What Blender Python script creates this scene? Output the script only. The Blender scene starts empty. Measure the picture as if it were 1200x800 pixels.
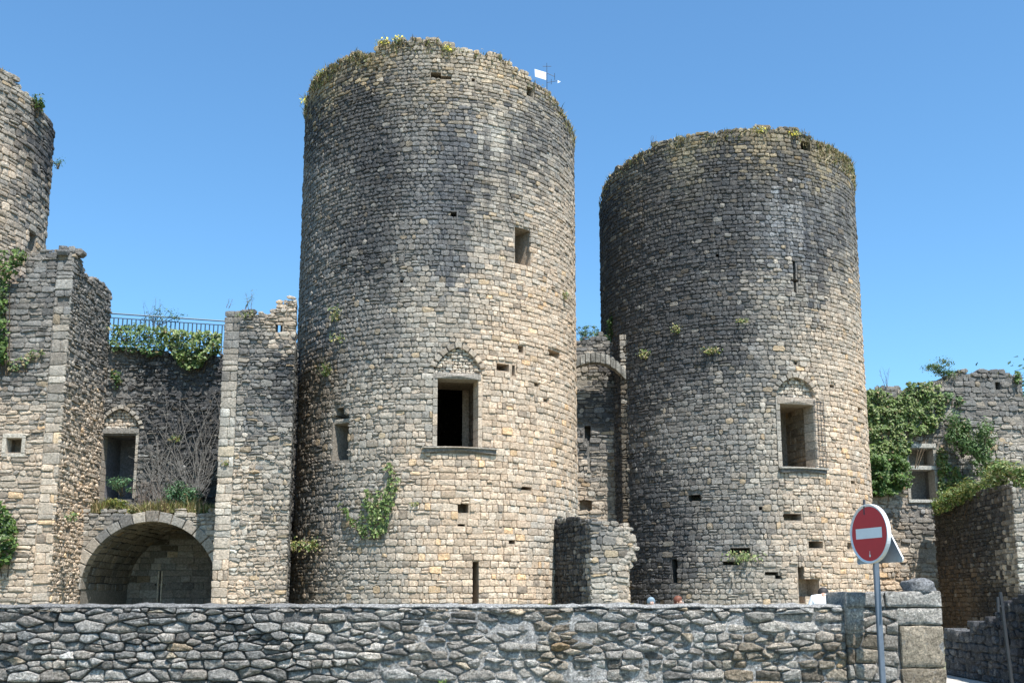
import bpy, math, random
from mathutils import Vector, noise
random.seed(7)
R_ = math.radians
scene = bpy.context.scene
# ------------------------------------------------------------------ camera, sky, sun
F = 1250.0; TH = R_(10.0); SHIFT = 85.0; EYE = 1.65
cam_d = bpy.data.cameras.new("camera"); cam = bpy.data.objects.new("camera", cam_d)
scene.collection.objects.link(cam); scene.camera = cam
cam.location = (0, 0, EYE); cam.rotation_euler = (R_(90) + TH, 0, 0)
cam_d.sensor_width = 36; cam_d.lens = F / 1200 * 36; cam_d.shift_y = SHIFT / 1200
cam_d.clip_start = 0.1; cam_d.clip_end = 9000
scene.render.resolution_x = 1024; scene.render.resolution_y = 682
SUN_AZ, SUN_EL = R_(29), R_(62)      # azimuth to the right of straight behind the camera
w = bpy.data.worlds.new("World"); scene.world = w; w.use_nodes = True
nt = w.node_tree; bg = nt.nodes['Background']
sk = nt.nodes.new('ShaderNodeTexSky'); sk.sky_type = 'NISHITA'; sk.sun_disc = False
sk.sun_elevation = SUN_EL; sk.sun_rotation = math.pi - SUN_AZ
sk.altitude = 0; sk.air_density = 1.0; sk.dust_density = 0.6; sk.ozone_density = 4.0
gn = nt.nodes.new('ShaderNodeMix'); gn.data_type = 'RGBA'; gn.blend_type = 'MULTIPLY'; gn.inputs[0].default_value = 1; gn.inputs[7].default_value = (.75, 1.07, 1.16, 1)
nt.links.new(sk.outputs[0], gn.inputs[6]); nt.links.new(gn.outputs[2], bg.inputs[0]); bg.inputs[1].default_value = 0.118
sd = bpy.data.lights.new("sun", 'SUN'); sd.energy = 4.9; sd.angle = R_(0.5); sd.color = (1, .955, .90)
so = bpy.data.objects.new("sun", sd); scene.collection.objects.link(so)
sdir = Vector((math.sin(SUN_AZ) * math.cos(SUN_EL), -math.cos(SUN_AZ) * math.cos(SUN_EL), math.sin(SUN_EL)))
so.rotation_euler = sdir.to_track_quat('Z', 'Y').to_euler(); so.location = (30, -40, 60)
vs = scene.view_settings; vs.view_transform = 'Standard'; vs.look = 'None'; vs.gamma = 1; vs.exposure = 0.78
C = scene.collection
# ------------------------------------------------------------------ photo <-> place
ct, st_ = math.cos(TH), math.sin(TH)
def ray(px, py):
    dx = (px - 600) / F; dy = (400 + SHIFT - py) / F
    return Vector((dx, ct - st_ * dy, st_ + ct * dy))
def at(px, py, Y):
    d = ray(px, py); return Vector((0, 0, EYE)) + d * (Y / d.y)
def proj(p):
    z = p[2] - EYE; zc = p[1] * ct + z * st_; yc = -p[1] * st_ + z * ct
    if zc < .1: return (-9999, -9999, 1)
    return (600 + F * p[0] / zc, 400 + SHIFT - F * yc / zc, zc)
class Planar:
    def __init__(s, a, b):
        s.a = Vector((a[0], a[1])); s.b = Vector((b[0], b[1])); s.L = (s.b - s.a).length
        s.d = (s.b - s.a) / s.L; s.n = Vector((s.d.y, -s.d.x))
    def P(s, u, v, h=0):
        q = s.a + s.d * u + s.n * h; return (q.x, q.y, v)
    def N(s, u, v): return (s.n.x, s.n.y, 0)
    def uv(s, px, py):
        r = ray(px, py); r2 = Vector((r.x, r.y)); t = s.a.dot(s.n) / r2.dot(s.n)
        q = r2 * t; return ((q - s.a).dot(s.d), EYE + r.z * t)
class Cyl:
    def __init__(s, cx, cy, R): s.cx, s.cy, s.R = cx, cy, R
    def P(s, u, v, h=0):
        th = u / s.R; r = s.R + h; return (s.cx + r * math.sin(th), s.cy - r * math.cos(th), v)
    def N(s, u, v):
        th = u / s.R; return (math.sin(th), -math.cos(th), 0)
    def uv(s, px, py):
        r = ray(px, py); a = r.x**2 + r.y**2; b = -2 * (r.x * s.cx + r.y * s.cy); c = s.cx**2 + s.cy**2 - s.R**2
        D = max(b * b - 4 * a * c, 0); t = (-b - math.sqrt(D)) / (2 * a)
        x, y = r.x * t - s.cx, r.y * t - s.cy
        return (math.atan2(x, -y) * s.R, EYE + r.z * t)
class Barrel:      # inside of a vault: u runs into the depth, v along the arc, h towards the axis
    def __init__(s, cx, y0, zc, r): s.cx, s.y0, s.zc, s.r = cx, y0, zc, r
    def P(s, u, v, h=0):
        a = v / s.r; q = s.r - h; return (s.cx - q * math.cos(a), s.y0 + u, s.zc + q * math.sin(a))
    def N(s, u, v):
        a = v / s.r; return (math.cos(a), 0, -math.sin(a))
# ------------------------------------------------------------------ linking
def link(name, me, mat, parent=None):
    o = bpy.data.objects.new(name, me); C.objects.link(o)
    if mat and not me.materials: me.materials.append(mat)
    if parent: o.parent = parent
    return o
def mesh(name, V, Fc, cols=None, smooth=False):
    me = bpy.data.meshes.new(name); me.from_pydata(V, [], Fc)
    if cols is not None:
        at_ = me.attributes.new('tint', 'FLOAT_COLOR', 'POINT')
        flat = []
        for c in cols: flat.extend(c)
        at_.data.foreach_set('color', flat)
    if smooth: me.polygons.foreach_set('use_smooth', [True] * len(me.polygons))
    me.update(); return me
def tag(o, label=None, cat=None, group=None, kind=None):
    if label: o['label'] = label
    if cat: o['category'] = cat
    if group: o['group'] = group
    if kind: o['kind'] = kind
    return o
def thing(name, loc, label, cat, group=None):
    o = bpy.data.objects.new(name, None); C.objects.link(o); o.location = loc; o.empty_display_size = .3
    return tag(o, label, cat, group)
class Acc:
    """collects geometry in world space; written out relative to its root"""
    def __init__(s): s.V = []; s.F = []; s.C = []
    def add(s, V, Fc, col):
        b = len(s.V); s.V.extend(V); s.F.extend([tuple(i + b for i in f) for f in Fc]); s.C.extend([col] * len(V))
    def out(s, name, mat, root=None, smooth=False, kind=None):
        if not s.V: return None
        ox, oy, oz = root_world(root)
        me = mesh(name, [(v[0] - ox, v[1] - oy, v[2] - oz) for v in s.V], s.F, s.C, smooth)
        o = link(name, me, mat, root)
        if kind: o['kind'] = kind
        return o
def root_world(o):
    x = y = z = 0
    while o: x += o.location.x; y += o.location.y; z += o.location.z; o = o.parent
    return x, y, z
# ------------------------------------------------------------------ materials
def newmat(name):
    m = bpy.data.materials.new(name); m.use_nodes = True; n = m.node_tree
    return m, n, n.nodes['Principled BSDF'], n.nodes, n.links
def mixc(n, l, mode, fac, a, b):
    x = n.new('ShaderNodeMix'); x.data_type = 'RGBA'; x.blend_type = mode
    for i, v in ((0, fac), (6, a), (7, b)):
        if hasattr(v, 'links'): l.new(v, x.inputs[i])
        else: x.inputs[i].default_value = v if i == 0 else (*v, 1)
    return x.outputs[2]
def nz(n, l, co, scale, detail=4, rough=.6):
    x = n.new('ShaderNodeTexNoise'); x.inputs['Scale'].default_value = scale; x.inputs['Detail'].default_value = detail
    x.inputs['Roughness'].default_value = rough; l.new(co, x.inputs['Vector']); return x.outputs['Fac']
def ramp(n, l, f, a, b, lo=0., hi=1.):
    x = n.new('ShaderNodeMapRange'); l.new(f, x.inputs[0])
    for i, v in enumerate((a, b, lo, hi)): x.inputs[i + 1].default_value = v
    return x.outputs[0]
def stone_mat(name, sc=1.0, bump=.8, spot=.5, dist=.025, contrast=.55, dk=.42, fine=0):
    m, t, p, n, l = newmat(name)
    g = n.new('ShaderNodeNewGeometry'); pos = g.outputs['Position']
    a = n.new('ShaderNodeAttribute'); a.attribute_name = 'tint'; col = a.outputs['Color']
    grain = ramp(n, l, nz(n, l, pos, 14 * sc, 6, .75), .3, .7, 1 - contrast, 1 + contrast * .8)
    col = mixc(n, l, 'MULTIPLY', 1.0, col, grain)
    if fine: col = mixc(n, l, 'MULTIPLY', 1.0, col, ramp(n, l, nz(n, l, pos, 46, 5, .8), .32, .68, 1 - fine, 1 + fine))
    pale = ramp(n, l, nz(n, l, pos, 9 * sc, 5, .8), .58, .66, 0, spot)
    col = mixc(n, l, 'MIX', pale, col, (.50, .49, .46))
    dark = ramp(n, l, nz(n, l, pos, 5.3 * sc, 6, .8), .57, .68, 0, dk)
    col = mixc(n, l, 'MIX', dark, col, (.045, .044, .042))
    # rain streaks: long in z, strength in the alpha of the tint
    mp = n.new('ShaderNodeMapping'); mp.inputs['Scale'].default_value = (2.1, 2.1, .05); l.new(pos, mp.inputs[0])
    s = ramp(n, l, nz(n, l, mp.outputs[0], 1.0, 5, .7), .47, .58, 0, 1)
    mul = n.new('ShaderNodeMath'); mul.operation = 'MULTIPLY'; l.new(s, mul.inputs[0]); l.new(a.outputs['Alpha'], mul.inputs[1])
    col = mixc(n, l, 'MIX', mul.outputs[0], col, (.050, .053, .060))
    mp2 = n.new('ShaderNodeMapping'); mp2.inputs['Scale'].default_value = (3.1, 3.1, .10); mp2.inputs['Location'].default_value = (5, 3, 1); l.new(pos, mp2.inputs[0])
    s2 = ramp(n, l, nz(n, l, mp2.outputs[0], 1.0, 5, .7), .60, .70, 0, .8)
    mul2 = n.new('ShaderNodeMath'); mul2.operation = 'MULTIPLY'; l.new(s2, mul2.inputs[0]); l.new(a.outputs['Alpha'], mul2.inputs[1])
    col = mixc(n, l, 'MIX', mul2.outputs[0], col, (.38, .38, .37))
    l.new(col, p.inputs['Base Color']); p.inputs['Roughness'].default_value = .95; p.inputs['Specular IOR Level'].default_value = .15
    b = n.new('ShaderNodeBump'); b.inputs['Strength'].default_value = bump; b.inputs['Distance'].default_value = dist
    b2 = n.new('ShaderNodeBump'); b2.inputs['Strength'].default_value = bump; b2.inputs['Distance'].default_value = dist * 2.5
    l.new(nz(n, l, pos, 22 * sc, 8, .75), b.inputs['Height']); l.new(nz(n, l, pos, 6.5 * sc, 8, .8), b2.inputs['Height'])
    l.new(b2.outputs[0], b.inputs['Normal']); l.new(b.outputs[0], p.inputs['Normal'])
    return m
def leaf_mat(name):
    m, t, p, n, l = newmat(name)
    a = n.new('ShaderNodeAttribute'); a.attribute_name = 'tint'
    l.new(a.outputs['Color'], p.inputs['Base Color']); p.inputs['Roughness'].default_value = .5
    tr = n.new('ShaderNodeBsdfTranslucent'); l.new(a.outputs['Color'], tr.inputs[0])
    mx = n.new('ShaderNodeMixShader'); mx.inputs[0].default_value = .3
    l.new(p.outputs[0], mx.inputs[1]); l.new(tr.outputs[0], mx.inputs[2]); l.new(mx.outputs[0], n['Material Output'].inputs[0])
    return m
def plain_mat(name, col, rough=.6, metal=0, var=.15, sc=20, bump=0):
    m, t, p, n, l = newmat(name)
    tc = n.new('ShaderNodeTexCoord'); g = ramp(n, l, nz(n, l, tc.outputs['Object'], sc, 5, .7), .3, .7, 1 - var, 1 + var)
    l.new(mixc(n, l, 'MULTIPLY', 1.0, col, g), p.inputs['Base Color'])
    p.inputs['Roughness'].default_value = rough; p.inputs['Metallic'].default_value = metal
    if bump:
        b = n.new('ShaderNodeBump'); b.inputs['Strength'].default_value = bump; b.inputs['Distance'].default_value = .01
        l.new(nz(n, l, tc.outputs['Object'], sc * 2, 6, .7), b.inputs['Height']); l.new(b.outputs[0], p.inputs['Normal'])
    return m
M_ST = stone_mat('castle_stone')
M_RB = stone_mat('rubble_stone', 2.0, 1.0, .75, .05, .7, .4, .55)
M_LF = leaf_mat('foliage')
M_IRON = plain_mat('iron', (.05, .055, .06), .6, .4)
M_BLUE = plain_mat('blue_grey_paint', (.06, .10, .13), .5, .2)
# palette (real-world base colours)
TAN = (.60, .47, .345); TAN2 = (.51, .42, .325); ORG = (.42, .29, .18); PALE = (.54, .49, .41); GREY = (.22, .207, .188); DGREY = (.082, .081, .081)
BLUG = (.165, .168, .172); BROWN = (.21, .17, .125); MID = (.39, .345, .285); BLK = (.06, .06, .06)
MORT = (.42, .385, .33)
def lerp(a, b, t): return tuple(a[i] + (b[i] - a[i]) * t for i in range(3))
def field(pts, s=30):
    """smooth map of weathering and some painted shade through control points (photo x, photo y, colour, streak)"""
    def f(px, py):
        W = r = g = b = k = 0
        for (x, y, c, sk_) in pts:
            d = ((px - x)**2 + (py - y)**2 + s * s); q = 1 / (d * d * d)
            W += q; r += c[0] * q; g += c[1] * q; b += c[2] * q; k += sk_ * q
        return (r / W, g / W, b / W), k / W
    return f
def N3(x, y, z=0): return noise.noise(Vector((x, y, z)))
# ------------------------------------------------------------------ one stone
def stone(S, poly, h0, h1, ins=.16, bulge=.01, cham=.02):
    n = len(poly); cu = sum(p[0] for p in poly) / n; cv = sum(p[1] for p in poly) / n
    V = [S.P(u, v, h0) for u, v in poly]
    V += [S.P(u, v, h1 - cham * random.uniform(.5, 1.6)) for u, v in poly]
    V += [S.P(u + (cu - u) * ins * random.uniform(.7, 1.4), v + (cv - v) * ins * random.uniform(.7, 1.6), h1 + random.uniform(-.4, .4) * bulge) for u, v in poly]
    V.append(S.P(cu, cv, h1 + bulge * random.uniform(-.3, 1.2)))
    Fc = []
    for i in range(n):
        j = (i + 1) % n
        Fc.append((i, j, n + j, n + i)); Fc.append((n + i, n + j, 2 * n + j, 2 * n + i)); Fc.append((2 * n + i, 2 * n + j, 3 * n))
    return V, Fc
class Masonry:
    def __init__(s, root, mat=M_ST, limit=300, smooth=False):
        s.root = root; s.L = []; s.mat = mat; s.limit = limit; s.smooth = smooth
    def put(s, V, Fc, col, size): s.L.append((size, V, Fc, col))
    def out(s, name='stone'):
        s.L.sort(key=lambda t: -t[0]); big = [t for t in s.L[:s.limit] if t[0] > 5.5]; rest = s.L[len(big):]
        for sz, V, Fc, col in big:
            a = Acc(); a.add(V, Fc, col); a.out(name, s.mat, s.root, s.smooth)
        a = Acc()
        for sz, V, Fc, col in rest: a.add(V, Fc, col)
        if rest: a.out('masonry', s.mat, s.root, s.smooth, 'stuff')
def colour(fld, px, py, var=.16):
    c, k = fld(px + random.gauss(0, 7), py + random.gauss(0, 18)) if py < 700 else fld(px, py); k *= random.uniform(.25, 1.0)
    q = 1 + random.gauss(0, var); q = max(.5, min(1.5, q))
    if random.random() < .035: c = lerp(c, (c[0] * 1.4, c[1] * 1.15, c[2] * .8), .6)
    if random.random() < .05: c = lerp(c, DGREY, .4)
    if random.random() < .05: c = lerp(c, PALE, .3)
    wm = random.uniform(-.04, .04)
    return (c[0] * q * (1 + wm), c[1] * q, c[2] * q * (1 - wm), k)
def fill(M, S, u0, u1, v0, top, fld, rh=(.15, .24), bw=(.22, .5), holes=(), joint=.012, irr=1.0, depth=.07, var=.16, seed=0, relief=.03, base=0., split=.12, qf=None, hs=None):
    rnd = random; v = v0; k = 0; rows = [v0]
    vmax = max(top(u0 + (u1 - u0) * i / 60) for i in range(61))
    while v < vmax: v += rnd.uniform(*rh) * (hs(v) if hs else 1) * (1 + .35 * N3(v * 1.1, seed * 3.3)); rows.append(v)
    amp = .035 * irr
    def bnd(k, u): return rows[k] + amp * N3(u * .9 + seed * 7.1, k * 1.7) + amp * .7 * N3(u * 3.1, k * 3.7 + 9)
    for k in range(len(rows) - 1):
        vm = (rows[k] + rows[k + 1]) / 2
        segs = [(u0, u1)]
        for h in holes:
            iv = h['st'](vm)
            if not iv: continue
            ns = []
            for a, b in segs:
                if iv[1] <= a or iv[0] >= b: ns.append((a, b)); continue
                if iv[0] > a + .04: ns.append((a, iv[0]))
                if iv[1] < b - .04: ns.append((iv[1], b))
            segs = ns
        for a, b in segs:
            u = a
            while u < b - .03:
                q = qf(u, vm) if qf else .5
                if qf: irr = 1.7 - q * .9
                wd = rnd.uniform(*bw) * (.8 + .35 * q if qf else 1) * (1 if rnd.random() > .14 else rnd.choice((.6, 1.4, 1.6)))
                e = u + wd
                if b - e < bw[0] * .6: e = b
                um = (u + e) / 2
                if vm < top(um) + rnd.uniform(-.05, .05):
                    parts = [(u, e, 0., 1.)]
                    if rnd.random() < split * (1.8 - 1.6 * q if qf else 1) and rows[k + 1] - rows[k] > rh[0] * 1.1: parts = [(u, e, 0., .48), (u, e, .52, 1.)]
                    elif rnd.random() < split * .7 and e - u > bw[0] * 1.3: parts = [(u, um, 0, 1), (um, e, 0, 1)]
                    for (pa, pb, fa, fb) in parts:
                        def vv(uu, f): return bnd(k, uu) * (1 - f) + bnd(k + 1, uu) * f
                        j = joint * rnd.uniform(.5, 1.5)
                        cw = (pb - pa); ch = rows[k + 1] - rows[k]
                        ja = lambda: rnd.uniform(-.012, .012) * irr
                        A, B = pa + j + ja() * .5, pb - j + ja() * .5
                        if B - A < .04: continue
                        lo, hi = (vv(A, fa) + j, vv(A, fb) - j), (vv(B, fa) + j, vv(B, fb) - j)
                        cu_ = min(.30 * cw, .06) * irr; cv_ = min(.3 * ch, .05) * irr
                        r = rnd.uniform
                        poly = [(A + r(.2, 1) * cu_, lo[0] + ja()), (B - r(.2, 1) * cu_, hi[0] + ja()), (B, hi[0] + r(.2, 1) * cv_), (B, hi[1] - r(.2, 1) * cv_),
                                (B - r(.2, 1) * cu_, hi[1] + ja()), (A + r(.2, 1) * cu_, lo[1] + ja()), (A, lo[1] - r(.2, 1) * cv_), (A, lo[0] + r(.2, 1) * cv_)]
                        h1 = base + r(-relief, relief) * (1 if r(0, 1) > .06 else 1.8)
                        V, Fc = stone(S, poly, base - depth, h1, .11, .016, .012)
                        c3 = V[-1]; pp = proj(c3)
                        nn = S.N((A + B) / 2, vm); vw = Vector((-c3[0], -c3[1], EYE - c3[2])).normalized()
                        fac = max(0, vw.dot(Vector(nn)))
                        size = math.sqrt((B - A) * ch) * F / pp[2] * math.sqrt(fac) if (-5 < pp[0] < 1205 and -5 < pp[1] < 805) else 0
                        M.put(V, Fc, colour(fld, pp[0], pp[1], var), size)
                u = e
def core(name, S, u0, u1, v0, top, root, holes=(), step=.12, T=1.0, hc=-.04, col=MORT, mat=None, fld=None, rough=.02, cut=.14):
    nu = max(1, int(round((u1 - u0) / step))); vmax = max(top(u0 + (u1 - u0) * i / 80) for i in range(81))
    nv = int((vmax - v0) / step) + 1; du = (u1 - u0) / nu; V = []; Fc = []; Cc = []; idx = {}
    H = [[None] * nv for _ in range(nu)]
    for i in range(nu):
        u = u0 + (i + .5) * du; t = top(u)
        for j in range(nv):
            v = v0 + (j + .5) * step
            if v > t - cut: continue
            h = hc; 
            for q in holes:
                iv = q['co'](v)
                if iv and iv[0] < u < iv[1]:
                    if q.get('through'): h = None; break
                    if q.get('open'): h = 'o%.2f' % q['d']; break
                    h = min(h, hc - q['d'])
            H[i][j] = h
    def vid(i, j, h):
        k = (i, j, h)
        if k in idx: return idx[k]
        u = u0 + i * du; v = v0 + j * step
        p = S.P(u, v, h + rough * N3(u * 3, v * 3, 4) if h == hc else h); idx[k] = len(V); V.append(p)
        c = col
        if fld:
            pp = proj(p); c = lerp(fld(pp[0], pp[1])[0], (0, 0, 0), .2)
        Cc.append((*c, .0)); return idx[k]
    def val(i, j):
        if 0 <= i < nu and 0 <= j < nv: return H[i][j]
        return None
    def dep(h): return -T if h is None else (-float(h[1:]) if isinstance(h, str) else h)
    for i in range(nu):
        for j in range(nv):
            h = H[i][j]
            if h is not None and not isinstance(h, str): Fc.append((vid(i, j, h), vid(i + 1, j, h), vid(i + 1, j + 1, h), vid(i, j + 1, h)))
            if h is not None and not isinstance(h, str): Fc.append((vid(i, j, -T), vid(i, j + 1, -T), vid(i + 1, j + 1, -T), vid(i + 1, j, -T)))
    for i in range(-1, nu):
        for j in range(-1, nv):
            a = val(i, j)
            if j >= 0:
                b = val(i + 1, j); da, db = dep(a), dep(b)
                if abs(da - db) > 1e-6: Fc.append((vid(i + 1, j, da), vid(i + 1, j, db), vid(i + 1, j + 1, db), vid(i + 1, j + 1, da)))
            if i >= 0:
                b = val(i, j + 1); da, db = dep(a), dep(b)
                if abs(da - db) > 1e-6: Fc.append((vid(i, j + 1, da), vid(i + 1, j + 1, da), vid(i + 1, j + 1, db), vid(i, j + 1, db)))
    ox, oy, oz = root_world(root)
    me = mesh(name, [(p[0] - ox, p[1] - oy, p[2] - oz) for p in V], Fc, Cc)
    o = link(name, me, mat or M_ST, root); return o
def ragged(S, x0, y0, x1, y1, d=.35, jit=.12):
    """broken hole given by its photo rectangle on surface S"""
    a, va = S.uv(x0, y1); b, vb = S.uv(x1, y0); sd = random.uniform(0, 99)
    def st(v):
        if va - .03 < v < vb + .03: return (a + jit * N3(v * 4, sd), b + jit * N3(v * 4, sd + 7))
    def co(v):
        if va + .02 < v < vb - .02: return (a + .02, b - .02)
    return dict(st=st, co=co, d=d)
def block(M, S, ua, ub, va, vb, h0, h1, fld_or_col, cut=.02, name_size=None, var=.08, bulge=.006, ins=.07):
    c = cut; r = lambda: random.uniform(.4, 1.3) * c
    poly = [(ua + r(), va), (ub - r(), va), (ub, va + r()), (ub, vb - r()), (ub - r(), vb), (ua + r(), vb), (ua, vb - r()), (ua, va + r())]
    return polyblock(M, S, poly, h0, h1, fld_or_col, var, bulge, ins)
def polyblock(M, S, poly, h0, h1, col, var=.08, bulge=.006, ins=.07):
    V, Fc = stone(S, poly, h0, h1, ins, bulge, .012)
    if callable(col):
        pp = proj(V[-1]); cc = colour(col, pp[0], pp[1], var)
    else:
        q = 1 + random.gauss(0, var); cc = (col[0] * q, col[1] * q, col[2] * q, 0)
    if isinstance(M, Acc): M.add(V, Fc, cc)
    else: M.put(V, Fc, cc, 50)
def single(name, S, root, ua, ub, va, vb, h0, h1, col, cut=.02, label=None, mat=None):
    a = Acc(); block(a, S, ua, ub, va, vb, h0, h1, col, cut); o = a.out(name, mat or M_ST, root)
    if label: o['label'] = label
    return o
# ------------------------------------------------------------------ tower window
def arch_v(s, rise, p, q): return rise * max(0, 1 - abs(s)**p)**q
def window_hole(ua, ub, va, vb, spring, rise, ring, jw, sill, p, q, room):
    m = (ua + ub) / 2; hw = (ub - ua) / 2 + .12
    def st(v):
        if va - sill < v < spring: return (ua - jw, ub + jw)
        if spring <= v < spring + rise + ring:
            W = hw + ring
            f = max(0, 1 - ((v - spring) / (rise + ring))**(1 / q))**(1 / p)
            return (m - W * f, m + W * f)
    def co(v):
        if va < v < vb: return (ua - .06, ub + .06)
    return dict(st=st, co=co, d=.5, open=True)
def window(S, root, px0, px1, pyt, pyb, pysp, pytop, ring=.26, jw=.30, p=1.6, q=.7, room=2.4, chamber=None, sillpx=None, flat=True, grille=False, label=None, innercol=BROWN, tymp=-.10):
    ua, va = S.uv(px0, pyb); ub, _ = S.uv(px1, pyb); _, vb = S.uv((px0 + px1) / 2, pyt)
    m = (ua + ub) / 2; _, sp = S.uv((px0 + px1) / 2, pysp); _, tp = S.uv((px0 + px1) / 2, pytop)
    rise = tp - sp - ring; hw = (ub - ua) / 2 + .12
    hole = window_hole(ua, ub, va, vb, sp, rise, ring, jw, .22, p, q, room)
    def tyc(v):
        if sp < v < sp + rise:
            f = max(0, 1 - ((v - sp) / rise)**(1 / q))**(1 / p) * hw; return (m - f, m + f)
    hole['tymp'] = dict(st=lambda v: None, co=tyc, d=.28)
    def make(fld):
        # tunnel and chamber behind the opening; chamber darkness painted into its near-black colour
        a = Acc(); n = Vector(S.N(m, va)); t = Vector((-n.y, n.x, 0)); O = Vector(S.P(m, 0, 0)); hh = (ub - ua) / 2 + .05
        def W(x, dd, z): q_ = O - n * dd + t * x; return (q_.x, q_.y, z)
        secs = [(.4, hh, va - .05, vb + .05), (.4 + room, hh, va - .05, vb + .05)]
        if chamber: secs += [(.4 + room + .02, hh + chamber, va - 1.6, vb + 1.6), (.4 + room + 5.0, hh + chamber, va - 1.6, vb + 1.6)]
        pr = None
        for (dd, x, z0, z1) in secs:
            r = [(-x, z0), (x, z0), (x, z1), (-x, z1)]; cur = [W(a_, dd, b_) for a_, b_ in r]
            if pr:
                for i in range(4):
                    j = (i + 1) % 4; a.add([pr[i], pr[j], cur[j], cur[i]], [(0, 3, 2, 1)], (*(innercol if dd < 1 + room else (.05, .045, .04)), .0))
            pr = cur
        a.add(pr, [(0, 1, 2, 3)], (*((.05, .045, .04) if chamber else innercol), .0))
        wn = a.out('window', M_ST, root)
        if label: wn['label'] = label
        # inner reveals: coursed stones on the right-hand wall of the tunnel
        Pq0 = W(hh - .0, .45, 0); Pq1 = W(hh - .0, .4 + room, 0)
        Sr = Planar((Pq0[0], Pq0[1]), (Pq1[0], Pq1[1])); Sr.n = Vector((-t.x, -t.y))
        mm = Masonry(wn, limit=0); fill(mm, Sr, 0, Sr.L, va - .02, lambda u: vb + .02, lambda x, y: (innercol, 0), (.22, .32), (.3, .6), depth=.05, base=.03, relief=.015, var=.14); mm.out()
        # jambs
        for sgn in (0, 1):
            z = va
            while z < sp - .02:
                z2 = min(z + random.uniform(.24, .42), sp)
                if sp - z2 < .14: z2 = sp
                x = jw * random.choice((.75, 1.0, 1.0)) if z < sp else jw
                if sgn == 0: single('jamb_stone', S, wn, ua - jw, ua, z + .006, z2 - .006, -.55, .02 + random.uniform(-.008, .008), lambda a_, b_: (lerp(fld(a_, b_)[0], PALE, .12), 0), .012)
                else: single('jamb_stone', S, wn, ub, ub + jw, z + .006, z2 - .006, -.55, .02 + random.uniform(-.008, .008), lambda a_, b_: (lerp(fld(a_, b_)[0], PALE, .12), 0), .012)
                z = z2
        # lintel
        lh = min(.24, (sp - vb))
        if lh > .08: single('lintel', S, wn, ua - .10, ub + .10, vb, vb + lh, -.55, .045, lambda a_, b_: (lerp(GREY, fld(a_, b_)[0], .4), 0), .02)
        if sp - vb > .3 and flat:
            nb = 4
            for i in range(nb):
                x0 = ua + (ub - ua) * i / nb; x1 = ua + (ub - ua) * (i + 1) / nb
                single('lintel_block', S, wn, x0 + .006, x1 - .006, vb + lh + .005, sp, -.4, -.02, lambda a_, b_: (TAN2, 0), .012)
        # recess wall behind the rubble of the tympanum
        NV = 14
        def arc(s, W_, R_h): return (m + W_ * s, sp + arch_v(s, R_h, p, q))
        # arch stones
        nvs = 11; ph = [-math.pi / 2 + math.pi * i / nvs for i in range(nvs + 1)]
        for i in range(nvs):
            s0, s1 = math.sin(ph[i]) , math.sin(ph[i + 1])
            s0 = s0 + (.02 if i else 0); s1 = s1 - (.02 if i < nvs - 1 else 0); sm = (s0 + s1) / 2
            inn = [arc(s0, hw, rise), arc(sm, hw, rise), arc(s1, hw, rise)]
            out_ = [arc(s1, hw + ring, rise + ring), arc(sm, hw + ring, rise + ring), arc(s0, hw + ring, rise + ring)]
            aa = Acc(); polyblock(aa, S, inn + out_, -.3, .03 + random.uniform(-.01, .01), lambda a_, b_: (lerp(fld(a_, b_)[0], PALE, .12), 0), .12); aa.out('arch_stone', M_ST, wn)
        # rubble tympanum
        mm = Masonry(wn, limit=0)
        hl = [dict(st=lambda v: None)]
        vv = sp
        while vv < sp + rise - .05:
            hgt = random.uniform(.09, .15); s_ = max(0, 1 - min(1, ((vv + hgt / 2 - sp) / rise))**(1 / q))**(1 / p) * hw; u = m - s_
            while u < m + s_ - .04:
                wd = min(random.uniform(.1, .24), m + s_ - u)
                if m + s_ - (u + wd) < .05: wd = m + s_ - u
                block(mm, S, u + .006, u + wd - .006, vv + .005, vv + hgt - .005, -.3, tymp + random.uniform(-.04, .05), lambda a_, b_: (lerp(PALE, TAN, random.random() * .6), 0), .03, var=.12, bulge=.03, ins=.2); u += wd
            vv += hgt
        for L in mm.L: pass
        a3 = Acc()
        for sz, V_, F_, c_ in mm.L: a3.add(V_, F_, c_)
        o = a3.out('tympanum', M_ST, wn, False, 'stuff')
        if sillpx:
            u0, _ = S.uv(sillpx[0], pyb); u1, _ = S.uv(sillpx[1], pyb)
            single('sill', S, wn, u0, u1, va - .20, va, -.5, .10, lambda a_, b_: (GREY, 0), .03)
            single('sill_moulding', S, wn, u0 - .05, u1 + .05, va - .06, va + .0, -.05, .16, lambda a_, b_: (lerp(GREY, PALE, .5), 0), .015)
        if grille:
            a4 = Acc()
            for i in range(4): tube(a4, S.P(ub + .02 + i * .14, va + .05, .06), S.P(ub + .02 + i * .14, sp - .1, .06), .011, 5, (.05, .05, .05, 0))
            for i in range(9):
                z = va + .15 + i * (sp - va - .3) / 8; tube(a4, S.P(ub - .0, z, .065), S.P(ub + .46, z, .065), .009, 5, (.05, .05, .05, 0))
            a4.out('grille', M_IRON, wn)
    return hole, make
def tube(acc, a, b, r, n=6, col=(.1, .1, .1, 0), r2=None):
    a = Vector(a); b = Vector(b); d = (b - a).normalized(); x = d.orthogonal().normalized(); y = d.cross(x); V = []; r2 = r if r2 is None else r2
    for p, rr in ((a, r), (b, r2)):
        for i in range(n):
            t = 2 * math.pi * i / n; q = p + x * math.cos(t) * rr + y * math.sin(t) * rr; V.append(tuple(q))
    Fc = [(i, (i + 1) % n, n + (i + 1) % n, n + i) for i in range(n)] + [tuple(range(n))[::-1], tuple(range(n, 2 * n))]
    acc.add(V, Fc, col)
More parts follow.
